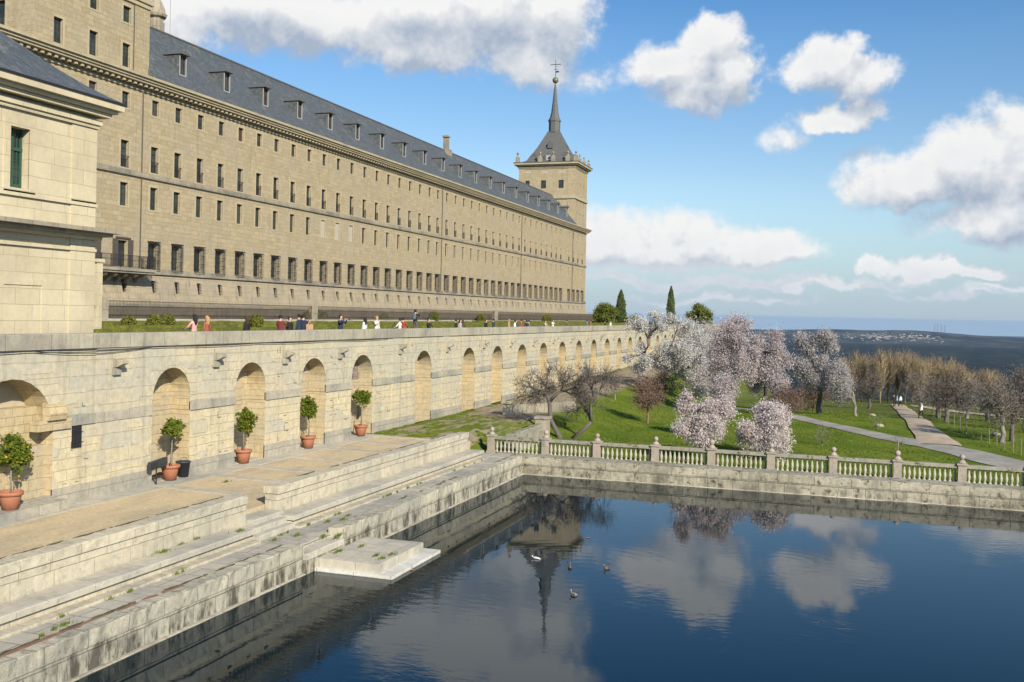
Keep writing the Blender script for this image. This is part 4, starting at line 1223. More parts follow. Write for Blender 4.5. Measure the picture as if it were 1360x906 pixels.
# roof dormers of the tower
for (x, y, s, ax) in ((-71.3, 224.4, 1., 'y'), (-67.65, 224.0, 1.15, 'y'), (-63.8, 224.4, 1.0, 'y'), (FX - 1.5, 228.5, 1.1, 'x')):
    b = MB(MOFF)
    if ax == 'y':
        b.prism([(x - .85 * s, 44.4), (x - .85 * s, 46.0), (x - .5 * s, 46.5 * 1 + .1), (x, 46.9), (x + .5 * s, 46.6), (x + .85 * s, 46.0), (x + .85 * s, 44.4)], 1, y, y + 3)
    else:
        b.prism([(y - .9, 44.4), (y - .9, 46.0), (y, 46.9), (y + .9, 46.0), (y + .9, 44.4)], 0, x - 3, x + .5)
    b.obj('roof_dormer', M['lead'], rfo)
b = MB(MOFF).box(-68.2, -67.1, 223.93, 223.98, 44.6, 46.2).box(-68.0, -67.3, 226.4, 226.44, 48.6, 49.5); b.obj('dormer_pane', M['white_paint'], rfo)
for s, xx in ((-1, cx - 2.8), (1, cx + 2.8)):
    b = MB(MOFF).prism([(xx - .5, 48.9), (xx, 49.5), (xx + .5, 48.9), (xx + .4, 48.0), (xx - .4, 48.0)], 1, cy - 1, cy + 1); b.obj('small_dormer', M['lead'], rfo)
MB(MOFF).prism([(cx - .6, 48.0), (cx - .6, 49.2), (cx, 49.9), (cx + .6, 49.2), (cx + .6, 48.0)], 1, cy - 3.3, cy - 1).obj('small_dormer', M['lead'], rfo)

# iron railing before the moat, on a low stone kerb
fo = (-57, 150, 7.2)
fn = thing('iron_fence', 'long weathered iron railing on a low stone kerb in front of the palace base', 'fence', fo)
y = 64.
while y < 236:
    b = MB(fo)
    k = y
    while k < min(y + 10, 236) - .01:
        b.box(-57.015, -56.985, k - .015, k + .015, 8.3, 9.8); k += .17
    b.box(-57.03, -56.97, y, min(y + 10, 236), 9.72, 9.77).box(-57.02, -56.98, y, min(y + 10, 236), 8.4, 8.44)
    b.obj('railing_panel', M['fence_iron'], fn)
    y += 10
for y in (66.4, 99.8, 160, 235.9): MB(fo).box(-57.4, -56.6, y - .3, y + .3, 7.2, 10.0).obj('stone_pier', M['trim_grey'], fn)
rfk = MB(fo); rough_box(rfk, -57.35, -56.7, 60, 236.5, 7.1, 8.3, 1.2, .02, 70); rfk.obj('kerb', M['grey'], fn)
bw = thing('moat_wall', 'dark streaked low stone wall behind the iron railing', 'wall', (-59, 150, 7.2))
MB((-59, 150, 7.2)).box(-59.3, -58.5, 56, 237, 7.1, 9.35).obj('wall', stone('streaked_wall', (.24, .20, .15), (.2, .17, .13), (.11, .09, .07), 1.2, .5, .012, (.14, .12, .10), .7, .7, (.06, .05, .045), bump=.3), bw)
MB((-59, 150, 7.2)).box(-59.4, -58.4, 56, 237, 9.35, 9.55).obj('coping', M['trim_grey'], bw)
b = MB((-55.5, 120, 7.2)); rough_box(b, -56.2, -54.8, 66, 236, 7.0, 8.18, 1.5, .02, 71)
tag(b.obj('garden_bench', M['grey']), 'continuous pale stone bench at the foot of the iron railing, behind the hedges', 'bench')

# ------------------------------------------------------------------ pavilion on the left
PX, PY = -30.3, 34.7
PO = (PX, PY, 7.2)
pv = thing('pavilion', 'pale ashlar pavilion with heavy cornices and slate hip roof at the left picture edge', 'pavilion', PO)
pops = [(30.18, 31.13, 13.72, 16.03), (24.2, 25.15, 13.72, 16.03)]
b = MB(PO)
wall_grid(b, lambda u, z, d: (PX - d, u, z), 18, PY, 7.0, 17.2, pops, .5)
b.quad((PX, PY, 7.0), (PX, PY, 17.2), (-46, PY, 17.2), (-46, PY, 7.0))
b.quad((PX, 18, 7.0), (-46, 18, 7.0), (-46, 18, 17.2), (PX, 18, 17.2))
b.quad((-46, 18, 7.0), (-46, PY, 7.0), (-46, PY, 17.2), (-46, 18, 17.2))
b.obj('wall', M['pav'], pv)
b = MB(PO)
b.box(PX - .05, PX + .06, 33.35, PY + .06, 7.0, 12.05).box(PX - .05, PX + .05, 33.35, PY + .05, 12.5, 16.7)
b.box(PX - 1.3, PX - .05, PY, PY + .06, 7.0, 12.05).box(PX - 1.3, PX - .05, PY, PY + .05, 12.5, 16.7)
b.obj('pilaster', M['pav'], pv)
MB(PO).box(PX - .05, PX + .05, 27.6, 28.9, 7, 12.05).obj('pilaster', M['pav'], pv)
MB(PO).box(PX - .05, PX + .05, 27.6, 28.9, 12.5, 16.7).obj('pilaster', M['pav'], pv)
b = MB(PO)
def course(z0, z1, e): b.box(PX - .1, PX + e, 18, PY + e, z0, z1); b.box(-46, PX - .1, PY - .1, PY + e, z0, z1)
course(11.55, 11.68, .1); course(12.05, 12.2, .25)
course(13.42, 13.55, .1); course(13.55, 13.62, .05)
course(16.7, 16.85, .12); course(16.85, 17.05, .2); course(17.2, 17.38, .45)
b.obj('string_course', M['pav'], pv)
b = MB(PO); course(12.2, 12.34, .55); course(12.34, 12.5, .82); b.obj('ledge_cornice', M['trim_grey'], pv)
b = MB(PO); course(17.38, 17.52, .62); course(17.52, 17.78, .8); b.obj('eaves_cornice', M['pav'], pv)
b = MB(PO); course(17.78, 17.84, .86); b.obj('eaves_edge', M['dark_metal'], pv)
# blind panel and window surround
b = MB(PO)
for (ya, yb, za, zb) in ((30.0, 31.9, 7.2, 10.05),):
    b.box(PX - .02, PX + .04, ya - .22, ya, za, zb + .22).box(PX - .02, PX + .04, yb, yb + .22, za, zb + .22).box(PX - .02, PX + .04, ya, yb, zb, zb + .22)
for (a_, b_, za, zb) in pops:
    b.obj('surround', M['pav'], pv); b = MB(PO)
    b.box(PX - .02, PX + .05, a_ - .3, a_, za - .2, zb + .3).box(PX - .02, PX + .05, b_, b_ + .3, za - .2, zb + .3).box(PX - .02, PX + .05, a_, b_, zb, zb + .3).box(PX - .02, PX + .05, a_, b_, za - .2, za)
b.obj('surround', M['pav'], pv)
for (a_, b_, za, zb) in pops:
    w_ = b_ - a_; h_ = zb - za; yc = (a_ + b_) / 2
    fb = MB((PX - .4, yc, za))
    X0 = PX - .42
    for yy in (a_ + .05, yc, b_ - .05): fb.box(X0, X0 + .08, yy - .05, yy + .05, za, zb)
    for zz in (za + .13, zb - .06): fb.box(X0, X0 + .07, a_, b_, zz - (.13 if zz < za + .5 else .05), zz + .06)
    fb.box(X0, X0 + .1, a_, b_, za + h_ * .66 - .06, za + h_ * .66 + .06)
    for j in range(1, 4):
        zz = za + .2 + (h_ * .6 - .2) * j / 4; fb.box(X0 + .01, X0 + .05, a_, b_, zz - .012, zz + .012)
    for q in (.25, .75): fb.box(X0 + .01, X0 + .05, a_ + w_ * q - .012, a_ + w_ * q + .012, za, zb)
    f_ = fb.obj('window_frame', M['green_frame'], pv); f_.location = (PX - .4 - PO[0], yc - PO[1], za - PO[2])
    MB((PX - .4, yc, za)).box(X0 + .0, X0 + .025, a_, b_, za, zb).obj('pane', M['glass'], f_)
b = MB(PO)
e = .86
prof = [(0, 17.85), (.55, 18.12), (1.2, 18.52), (2.0, 19.1), (3.2, 20.1), (7.5, 24)]
for (t0, z0), (t1, z1) in zip(prof, prof[1:]):
    b.quad((PX + e - t0, 10, z0), (PX + e - t0, PY + e - t0, z0), (PX + e - t1, PY + e - t1, z1), (PX + e - t1, 10, z1))
    b.quad((PX + e - t0, PY + e - t0, z0), (-46, PY + e - t0, z0), (-46, PY + e - t1, z1), (PX + e - t1, PY + e - t1, z1))
b.obj('roof', M['slate'], pv)
# short garden building pier visible past the pavilion corner
px1 = onY(131.5, 400, 46.7).x
g_ = thing('gate_pier', 'narrow pale stone pier standing just behind the pavilion corner', 'pier', (px1, 46.7, 7.2))
MB((px1, 46.7, 7.2)).box(px1 - 1.2, px1, 46.5, 46.95, 7.2, 11.75).obj('shaft', M['pav'], g_)
MB((px1, 46.7, 7.2)).box(px1 - 1.25, px1 + .06, 46.4, 47.05, 11.75, 11.95).obj('cap', M['pav'], g_)
#PART3
# ------------------------------------------------------------------ vegetation
def kmeans(P, k, r):
    idx = r.choice(len(P), k, replace=False)
    c = P[idx].copy()
    for _ in range(5):
        l = np.argmin(((P[:, None] - c[None]) ** 2).sum(2), 1)
        for j in range(k):
            if (l == j).any(): c[j] = P[l == j].mean(0)
    return l
def tree_points(ells, n, r, clumps=22, sig=.16):
    """points gathered into clumps inside a union of ellipsoids (cx,cy,cz,rx,ry,rz)"""
    vol = np.array([e[3] * e[4] * e[5] for e in ells]) ** .8
    vol /= vol.sum()
    out = []
    for e, f in zip(ells, vol):
        m = max(3, int(clumps * f * 1.0)); nn = int(n * f)
        d = r.normal(size=(m, 3)); d /= np.linalg.norm(d, axis=1)[:, None]
        c = d * (r.uniform(.12, 1, (m, 1)) ** .42)
        w = r.uniform(.3, 1, m); w /= w.sum()
        ch = r.choice(m, nn, p=w)
        p = c[ch] + r.normal(size=(nn, 3)) * sig * r.uniform(.6, 1.5, m)[ch][:, None]
        out.append(np.array(e[:3]) + p * np.array(e[3:]))
    return np.concatenate(out)
def grow(mb, start, sdir, P, n_tot, r0, r, rmin=.012, frac=.5, wob=.12, lvl=0, pw=.5):
    n = len(P)
    if n == 0: return
    if n <= 3 or lvl > 9:
        for p in P:
            mid = (np.array(start) * .45 + p * .55) + r.normal(size=3) * wob * .35 * np.linalg.norm(p - start)
            mb.tube([start, mid, p], [rmin * 1.25, rmin, rmin * .5], 3)
        return
    k = 2 if (lvl < 1 or n < 8) else 3
    k = min(k, n)
    lab = kmeans(P, k, r)
    for j in range(k):
        G = P[lab == j]
        if len(G) == 0: continue
        c = G.mean(0)
        L = np.linalg.norm(c - start)
        end = start + (c - start) * frac
        q = start + (end - start) * .5 + sdir * L * .12 + r.normal(size=3) * wob * L * .35
        ra = max(rmin, r0 * (len(G) / n_tot) ** pw)
        ra0 = max(rmin, min(r0 * (n / n_tot) ** pw, ra * 1.25))
        mb.tube([start, q, end], [ra0, (ra0 + ra) / 2, ra], 6 if ra > .06 else 4 if ra > .03 else 3)
        dn = (end - q); dn /= (np.linalg.norm(dn) + 1e-6)
        grow(mb, end, dn, G, n_tot, r0, r, rmin, frac, wob, lvl + 1, pw)
def leaf_cloud(P, per, spread, size, r, tri=False, up=0.):
    n = len(P) * per
    c = np.repeat(P, per, 0) + r.normal(size=(n, 3)) * spread
    a = r.normal(size=(n, 3)); a /= np.linalg.norm(a, axis=1)[:, None]
    b = r.normal(size=(n, 3)); b[:, 2] += up
    b -= (b * a).sum(1)[:, None] * a; b /= np.linalg.norm(b, axis=1)[:, None]
    s = (size * r.uniform(.55, 1.35, n))[:, None]
    k = 3 if tri else 4
    if tri: V = np.stack([c - a * s * .5, c + a * s * .5, c + b * s * 1.1], 1)
    else: V = np.stack([c - a * s * .5, c + b * s * .42, c + a * s * .5, c - b * s * .42], 1)
    F = np.arange(n * k).reshape(n, k)
    return V.reshape(-1, 3), F
def tree(name, label, cat, base, ells, group=None, n=700, trunk=1.2, r0=.2, bark='bark', leaf=None, per=14, spread=.22, size=.13, seed=1, rmin=.012, lean=(0, 0), clumps=24, sig=.17, forks=None, tri=False, up=0., crown='crown', pw=.5):
    r = np.random.default_rng(seed)
    t = thing(name, label, cat, base, 0, group)
    P = tree_points([(e[0] - base[0], e[1] - base[1], e[2] - base[2]) + tuple(e[3:]) for e in ells], n, r, clumps, sig)
    P = P[P[:, 2] > .15]
    b = MB()
    top = np.array([lean[0], lean[1], trunk])
    if forks == 0:
        b.tube([(0, 0, -.3), (0, 0, trunk)], [r0 * 1.2, r0], 6)
    else:
        mid = top * .5 + r.normal(size=3) * .06 * trunk
        b.tube([(0, 0, -.4), (0, 0, .05), mid, top], [r0 * 1.5, r0 * 1.25, r0 * 1.02, r0 * .95], 8)
    grow(b, top, np.array([0, 0, 1.]), P, len(P), r0, r, rmin, pw=pw)
    inst('trunk', b.mesh('trunk', M[bark], True), t)
    if leaf:
        V, F = leaf_cloud(P, per, spread, size, r, tri, up)
        inst(crown, np_mesh(crown, V, F, M[leaf]), t)
    return t
def gz(x, y): return float(ground_z(x, y))
def base_at(px, py):
    p = atg(px, py)
    return (p.x, p.y, gz(p.x, p.y))
def E_(px0, px1, py0, py1, Y, dy=None):
    """crown ellipsoid whose outline fills this box when seen at depth Y"""
    a = onY(px0, (py0 + py1) / 2, Y); b = onY(px1, (py0 + py1) / 2, Y)
    c = onY((px0 + px1) / 2, py0, Y); d = onY((px0 + px1) / 2, py1, Y)
    rx = abs(b.x - a.x) / 2; rz = abs(c.z - d.z) / 2
    return ((a.x + b.x) / 2, Y, (c.z + d.z) / 2, rx * .9, dy or rx * .85, rz * .9)
# white almond trees by the wall
bs_ = (-21.6, 106, gz(-21.6, 106))
tree('almond_tree', 'tall white blossoming almond tree leaning beside the niche wall, with a high separate crown', 'blossoming tree', bs_,
     [E_(836, 893, 408, 448, 106), E_(828, 872, 452, 498, 106), E_(868, 925, 440, 490, 107), E_(885, 925, 412, 436, 107)], 'white almond trees', 1000, 2.2, .26, leaf='petal_white', per=27, spread=.20, size=0.119, seed=11, lean=(.3, .2), clumps=34, sig=.15)
bs_ = (-14.6, 111, gz(-14.6, 111))
tree('almond_tree', 'broad greyish white almond tree right of the tall one, arching over the slope', 'blossoming tree', bs_,
     [E_(880, 958, 436, 500, 111), E_(905, 950, 480, 530, 110), E_(868, 900, 470, 510, 110)], 'white almond trees', 1000, 1.6, .24, leaf='petal_white', per=21, spread=.22, size=0.112, seed=12, lean=(-.4, 0), clumps=34, sig=.15)
bs_ = (-17, 132, gz(-17, 132))
tree('almond_tree', 'hazy grey-pink almond tree behind the white ones, in front of the far niches', 'blossoming tree', bs_,
     [E_(890, 985, 424, 500, 132), E_(925, 975, 470, 520, 130)], 'white almond trees', 1200, 1.8, .24, leaf='petal_grey', per=18, spread=.35, size=0.140, seed=13, clumps=60, sig=.16)
# pink ones
bs_ = (-10.9, 97.5, gz(-10.9, 97.5))
tree('almond_tree', 'tallest pink blossoming almond tree with dark forked trunk at mid slope', 'blossoming tree', bs_,
     [E_(944, 1002, 420, 500, 97.5), E_(930, 985, 460, 522, 98), E_(975, 1008, 440, 520, 97)], 'pink almond trees', 1300, 1.9, .24, leaf='petal_pink', per=27, spread=.26, size=0.112, seed=14, clumps=46, sig=.17, up=.6)
bs_ = (-8.0, 100, gz(-8.0, 100))
tree('almond_tree', 'second pink blossoming almond tree, just right of the tallest one', 'blossoming tree', bs_,
     [E_(1000, 1042, 434, 490, 100), E_(1000, 1060, 470, 520, 100), E_(985, 1025, 450, 525, 101)], 'pink almond trees', 1200, 1.7, .22, leaf='petal_pink', per=25, spread=.26, size=0.112, seed=15, clumps=46, sig=.16, up=.6)
bs_ = (-3.2, 106, gz(-3.2, 106))
tree('almond_tree', 'pale grey-white almond tree with visible dark limbs at right end of the blossom group', 'blossoming tree', bs_,
     [E_(1048, 1085, 442, 500, 106), E_(1075, 1118, 440, 470, 106), E_(1060, 1110, 470, 520, 106), E_(1095, 1122, 474, 515, 105)], None, 1000, 1.5, .24, leaf='petal_grey', per=23, spread=.22, size=0.112, seed=16, clumps=36, sig=.16)
bs_ = (.2, 104, gz(.2, 104))
tree('almond_tree', 'small low whitish almond bush-tree between the blossom group and the bare orchard', 'blossoming tree', bs_,
     [E_(1098, 1132, 478, 530, 104)], None, 600, .9, .13, bark='bark_grey', leaf='petal_grey', per=16, spread=.24, size=0.091, seed=17, clumps=30, sig=.16)
# front blossom shrubs behind the balustrade
bs_ = (-8.9, 63.6, gz(-8.9, 63.6))
tree('blossom_shrub', 'pale pink blossoming almond shrub behind the balustrade, left of two', 'blossoming shrub', bs_,
     [E_(896, 962, 535, 598, 64), E_(930, 980, 518, 565, 64.6), E_(892, 925, 518, 548, 64)], 'almond shrubs behind the balustrade', 1000, .7, .11, leaf='petal_shrub', per=25, spread=.14, size=0.081, seed=18, clumps=42, sig=.16, rmin=.008)
bs_ = (-5.3, 66.2, gz(-5.3, 66.2))
tree('blossom_shrub', 'pale pink blossoming almond shrub behind the balustrade, right of two, spreading wider', 'blossoming shrub', bs_,
     [E_(985, 1058, 545, 606, 66.2), E_(968, 1010, 550, 590, 66.2), E_(1000, 1052, 530, 570, 67)], 'almond shrubs behind the balustrade', 1300, .6, .12, leaf='petal_shrub', per=25, spread=.15, size=0.081, seed=19, clumps=50, sig=.16, rmin=.008)
bs_ = (-8.8, 74.0, gz(-8.8, 74))
tree('blossom_shrub', 'slender pink blossoming shrub peeping out behind and between the two larger shrubs', 'blossoming shrub', bs_,
     [E_(945, 978, 495, 545, 74)], None, 420, .8, .07, leaf='petal_pink', per=21, spread=.16, size=0.084, seed=20, clumps=24, sig=.18, rmin=.008)
# bare trees
bx_, by_ = -19.6, 69.2
bs_ = (bx_, by_, gz(bx_, by_))
tree('bare_tree', 'leafless twisted dark tree leaning left beside the sloping parapet', 'bare tree', bs_,
     [E_(676, 740, 492, 545, 69.5), E_(700, 765, 474, 530, 69.5), E_(735, 790, 490, 545, 70)], 'bare trees by the slope', 2600, 2.5, .155, seed=21, leaf='twig_grey', per=2, spread=.14, size=.05, lean=(-.9, .2), clumps=60, sig=.18, rmin=.011, crown='buds', pw=.44)
bs_ = (bx_ + .9, by_ + .5, gz(bx_, by_))
tree('bare_tree', 'leafless many-branched tree reaching right, its crown joining the twisted one', 'bare tree', bs_,
     [E_(750, 822, 480, 545, 70.5), E_(740, 790, 505, 560, 70.5)], 'bare trees by the slope', 2400, 1.2, .135, seed=22, leaf='twig_grey', per=2, spread=.16, size=.05, lean=(1.2, .1), clumps=55, sig=.18, rmin=.010, crown='buds', pw=.44)
def small(name, label, px, py, box, n, leaf, per, size, seed, bark='bark_brown', trunk=.9, r0=.09, group=None, spread=.2, rmin=.012, cat='bare tree', crown='buds', Y=None):
    b_ = base_at(px, py) if Y is None else (onY(px, py, Y).x, Y, gz(onY(px, py, Y).x, Y))
    return tree(name, label, cat, b_, [E_(*box, b_[1])], group, n, trunk, r0, bark=bark, leaf=leaf, per=per, spread=spread, size=size, seed=seed, clumps=40, sig=.17, rmin=rmin, crown=crown)
small('bare_tree', 'small reddish twiggy tree alone on the green slope', 860, 562, (838, 882, 503, 548), 900, 'twig_red', 5, .09, 23)
small('bare_tree', 'little thin bare sapling at the top of the slope, left of the reddish tree', 817, 531, (800, 834, 488, 522), 420, 'twig_grey', 3, .07, 24, bark='bark_grey', r0=.06)
small('thicket', 'reddish brown thicket under the white almond tree', 868, 528, (845, 905, 492, 530), 700, 'twig_red', 6, .12, 25, trunk=.3, cat='shrub', spread=.3)
small('thicket', 'low brownish bush in the shade behind the almond trees', 925, 528, (898, 965, 488, 528), 700, 'twig_grey', 6, .13, 26, trunk=.3, cat='shrub', spread=.35)
small('thicket', 'rounded red-brown bush in front of the second pink tree', 1048, 552, (1022, 1068, 510, 552), 900, 'twig_red', 6, .10, 27, trunk=.3, cat='shrub', spread=.2)
small('thicket', 'dark red-brown bush right of the rounded one, under the pale tree', 1080, 546, (1058, 1102, 508, 546), 900, 'twig_red', 6, .10, 28, trunk=.3, cat='shrub', spread=.2)
small('thicket', 'grey twiggy bush at the right foot of the blossom group', 1115, 540, (1096, 1140, 500, 540), 800, 'twig_grey', 5, .10, 29, bark='bark_grey', trunk=.3, cat='shrub', spread=.2)
small('stem_shrub', 'fan of thin bare stems on the lawn below the grey path', 1092, 592, (1072, 1108, 562, 592), 160, None, 0, .1, 30, bark='bark_grey', trunk=.1, r0=.03, cat='shrub', rmin=.009)
small('stem_shrub', 'sparse upright bare stems on the lawn above the grey path', 1166, 570, (1155, 1180, 545, 570), 70, None, 0, .1, 31, bark='bark_grey', trunk=.1, r0=.03, cat='shrub', rmin=.011)
small('sapling', 'thin forked sapling right behind a balustrade post', 1193, 603, (1182, 1204, 578, 596), 30, None, 0, .1, 32, bark='bark_grey', trunk=.8, r0=.035, cat='sapling', rmin=.012)
# orchard on the right
orch = [
    (1154, 543, (1128, 1176, 488, 532), 'bark', 'dark bare orchard tree nearest the blossom group'),
    (1222, 548, (1198, 1250, 488, 540), 'bark_grey', 'pale grey bare orchard tree at the head of the dirt track'),
    (1246, 556, (1228, 1276, 500, 550), 'bark', 'dark rounded orchard tree just right of the dirt track walkers'),
    (1256, 560, (1245, 1300, 492, 545), 'bark', 'dark orchard tree with long arching limbs right of the dirt track'),
    (1284, 556, (1265, 1312, 508, 550), 'bark_grey', 'greyish orchard tree in front of the pale strip of track'),
    (1312, 560, (1290, 1338, 498, 552), 'bark', 'dark bushy orchard tree in the middle of the right meadow'),
    (1330, 588, (1300, 1356, 498, 570), 'bark_grey', 'large bare orchard tree standing on the right meadow'),
    (1344, 586, (1322, 1392, 488, 565), 'bark', 'large dark bare orchard tree at the right picture edge'),
    (1362, 575, (1340, 1402, 478, 555), 'bark_grey', 'tall bare orchard tree cut by the right picture edge'),
]
for i, (px, py, bx4, bk, lab) in enumerate(orch):
    small('orchard_tree', lab, px, py, bx4, 1200, 'twig_grey' if i not in (4,) else 'petal_grey', 2, .09, 40 + i, bark=bk, trunk=1.3, r0=.17, group='bare orchard trees on the right meadow', spread=.35, rmin=.017)
# poplars behind: three source trees, copied
def poplar(seed, h, wd, lab):
    r = np.random.default_rng(seed)
    t = thing('poplar', lab, 'poplar', (0, 0, 0), 0, 'yellow poplars beyond the meadow')
    P = tree_points([(0, 0, h * .66, wd * .95, wd * .95, h * .36)], 650, r, 40, .2)
    b = MB(); b.tube([(0, 0, -.5), (0, 0, h * .5), (.1, 0, h * .93)], [.16, .1, .02], 6)
    for p in P[::2]:
        z0 = max(.8, p[2] - 1.6 - .5 * math.hypot(p[0], p[1])); b.tube([(0, 0, z0), (p[0] * .6, p[1] * .6, (z0 + p[2]) / 2 + .1), tuple(p)], [.024, .02, .01], 3)
    inst('trunk', b.mesh('trunk', M['bark_poplar'], True), t)
    V, F = leaf_cloud(P, 5, .32, .10, r, up=1.5)
    inst('crown', np_mesh('crown', V, F, M['twig_mist']), t)
    return t
pops = [poplar(60 + k, h, w_, '') for k, (h, w_) in enumerate(((9, 1.35), (8.5, 1.5), (9.5, 1.25)))]
POP = [(1118, 500, 478), (1128, 505, 474), (1137, 505, 470), (1146, 508, 472), (1160, 520, 470), (1170, 530, 468), (1181, 530, 467), (1192, 535, 467), (1203, 530, 469), (1213, 530, 472), (1224, 528, 473), (1235, 528, 476),
       (1246, 530, 475), (1256, 530, 478), (1266, 530, 480), (1276, 535, 484), (1286, 538, 490), (1303, 540, 493), (1313, 540, 492), (1324, 540, 493)]
ordn = ['first', 'second', 'third', 'fourth', 'fifth', 'sixth', 'seventh', 'eighth', 'ninth', 'tenth', 'eleventh', 'twelfth', 'thirteenth', 'fourteenth', 'fifteenth', 'sixteenth', 'seventeenth', 'eighteenth', 'nineteenth', 'last']
for i, (px, _, pt_) in enumerate(POP):
    Y = 178 + 16 * ((i * 7) % 5) / 5
    top = onY(px, pt_, Y)
    o = pops[i] if i < 3 else copy_tree(pops[i % 3])
    zb = gz(top.x, Y)
    hgt = max(6, top.z - zb)
    o.location = (top.x, Y, zb); o.scale = (1, 1, hgt / (9, 8.5, 9.5)[i % 3]); o.rotation_euler = (0, 0, i * 1.3)
    o['label'] = ('bare yellowish poplar, %s from the left in the row beyond the meadow' % ordn[i])
# cypresses and evergreens on the terrace
def cypress(px, top_py, Y, wpx, lab, seed):
    r = np.random.default_rng(seed)
    tp = onY(px, top_py, Y); h = tp.z - 7.2; rad = wpx / 2 * Y / 1350 * 1.05
    t = thing('cypress', lab, 'cypress', (tp.x, Y, 7.2), 0, 'cypresses on the terrace')
    n = 15000
    z = r.uniform(0.04, 1, n) ** .9
    prof = np.interp(z, [0, .08, .3, .6, .85, 1], [.55, .85, 1, .82, .45, .03]) * rad
    a = r.uniform(0, 6.283, n)
    rr_ = prof * (r.uniform(0, 1, n) ** .35) * (1 + .12 * np.sin(a * 3 + z * 21) + .08 * np.sin(a * 5 - z * 33))
    P = np.stack([rr_ * np.cos(a), rr_ * np.sin(a), z * h], 1)
    V, F = leaf_cloud(P, 1, .04, .2, r, up=2.5)
    inst('crown', np_mesh('crown', V, F, M['cypress']), t)
    b = MB(); b.tube([(0, 0, 0), (0, 0, h * .9)], [.16, .04], 6); inst('trunk', b.mesh('trunk', M['bark']), t)
cypress(825, 385, 205, 14, 'dark pointed cypress near the end of the terrace, left of two', 80)
cypress(891.5, 380.5, 205, 11, 'slim dark cypress on the terrace, right of two', 81)
def everg(px, box, Y, lab, seed, n=900, z0=7.2):
    c = onY(px, 430, Y)
    return tree('evergreen_tree', lab, 'evergreen tree', (c.x, Y, z0), [E_(*q, Y) for q in box], 'round evergreens on the terrace', n, 1.0, .16, leaf='evergreen', per=22, spread=.30, size=.24, seed=seed, clumps=34, sig=.15)
everg(803, [(788, 822, 407, 432), (795, 816, 405, 420)], 200, 'spreading yellow-green evergreen left of the first cypress', 82)
everg(929, [(914, 950, 412, 432), (920, 940, 403, 425)], 215, 'round-headed dark evergreen on the terrace right of the slim cypress', 83)
everg(838, [(832, 850, 420, 434)], 205, 'small dark evergreen bush at the foot of the first cypress', 84, 400)

# short grass standing on the slope
r_ = np.random.default_rng(77)
n_ = 60000
gx_ = r_.uniform(-21, 22, n_); gy_ = 62 + 60 * r_.uniform(0, 1, n_) ** 1.5
keep = (hashn(gx_ * 9, gy_ * 9, 1.) + r_.normal(size=n_) * .5 > .1)
def near_path(P, xs, ys, w):
    m = np.zeros(len(xs), bool)
    for a_, b_ in zip(P, P[1:]):
        ax, ay, bx2, by2 = a_.x, a_.y, b_.x, b_.y
        L2 = (bx2 - ax) ** 2 + (by2 - ay) ** 2 + 1e-9
        tt_ = np.clip(((xs - ax) * (bx2 - ax) + (ys - ay) * (by2 - ay)) / L2, 0, 1)
        m |= np.hypot(xs - ax - tt_ * (bx2 - ax), ys - ay - tt_ * (by2 - ay)) < w
    return m
keep &= ~near_path(g1[:5], gx_, gy_, 1.5) & ~near_path(g1[4:], gx_, gy_, 2.8) & ~near_path(g2, gx_, gy_, 2.2)
gx_, gy_ = gx_[keep], gy_[keep]
P_ = np.stack([gx_, gy_, ground_z(gx_, gy_) + .03], 1)
V_, F_ = leaf_cloud(P_, 1, .01, .085, r_, tri=True, up=2.)
M['grass'] = leafm('grass_blades', (.13, .19, .02), (.23, .28, .04), (.08, .14, .015), .6, .4, 3)
tag(inst('grass', np_mesh('grass', V_, F_, M['grass'])), kind='stuff')
# potted orange trees
def orange_tree(px, py, lab, crown, seed, fruits=10, z0=1.66, X=-28.75):
    d = pix_ray(px, py); tt = X / d.x
    y = d.y * tt
    r = np.random.default_rng(seed)
    t = thing('potted_orange_tree', lab, 'potted tree', (X, y, z0), 0, 'potted orange trees along the niche wall')
    MB().lathe([(.28, 0), (.37, .5), (.37, .52), (.43, .52), (.44, .64), (.39, .65), (.37, .58), (.0, .56)], n=20).obj('pot', M['terracotta'], t, True)
    w_, h_, zc, dy, lean = crown
    top = np.array([0, lean, zc - h_ * .8])
    w_ *= .8; h_ *= .8
    P = tree_points([(0, dy, zc, w_ * .8, w_, h_), (0, dy * .4, zc + h_ * .35, w_ * .5, w_ * .5, h_ * .8)], 420, r, 22, .2)
    b = MB(); b.tube([(0, 0, .5), (.02, lean * .3, .5 + (top[2] - .5) * .5), tuple(top)], [.032, .028, .024], 6)
    grow(b, top, np.array([0, 0, 1.]), P, len(P), .024, r, .005)
    inst('trunk', b.mesh('trunk', M['bark_grey'], True), t)
    b = MB(); b.tube([(.0, .12, .5), (0, .14, 1.5)], .012, 4); inst('stake', b.mesh('stake', M['bark']), t)
    V, F = leaf_cloud(P, 9, .05, .105, r)
    cr = inst('crown', np_mesh('crown', V, F, M['leaf']), t)
    for k in range(fruits):
        p = P[int(r.integers(len(P)))]
        q = MB().ball((p[0] + .06, p[1], p[2]), .042, 8, 5)
        inst('orange', q.mesh('orange', M['orange'], True), cr)
orange_tree(226, 622, 'potted orange tree in the first tall niche, beside the black bucket', (.55, .38, 2.25, .12, .12), 90, 6)
orange_tree(323, 604, 'potted orange tree with many fruits in the second tall niche', (.62, .62, 2.0, .05, 0), 91, 22)
orange_tree(409, 586, 'thin potted orange tree with ragged crown in the third tall niche', (.5, .6, 2.2, 0, .05), 92, 0)
orange_tree(479, 571, 'potted orange tree with round dark crown in the fourth tall niche', (.62, .5, 2.35, .1, .1), 93, 0)
orange_tree(14, 652, 'dense yellow-green potted orange tree at the left picture edge', (.66, .72, 2.0, .1, 0), 94, 26, 1.95, -28.55)
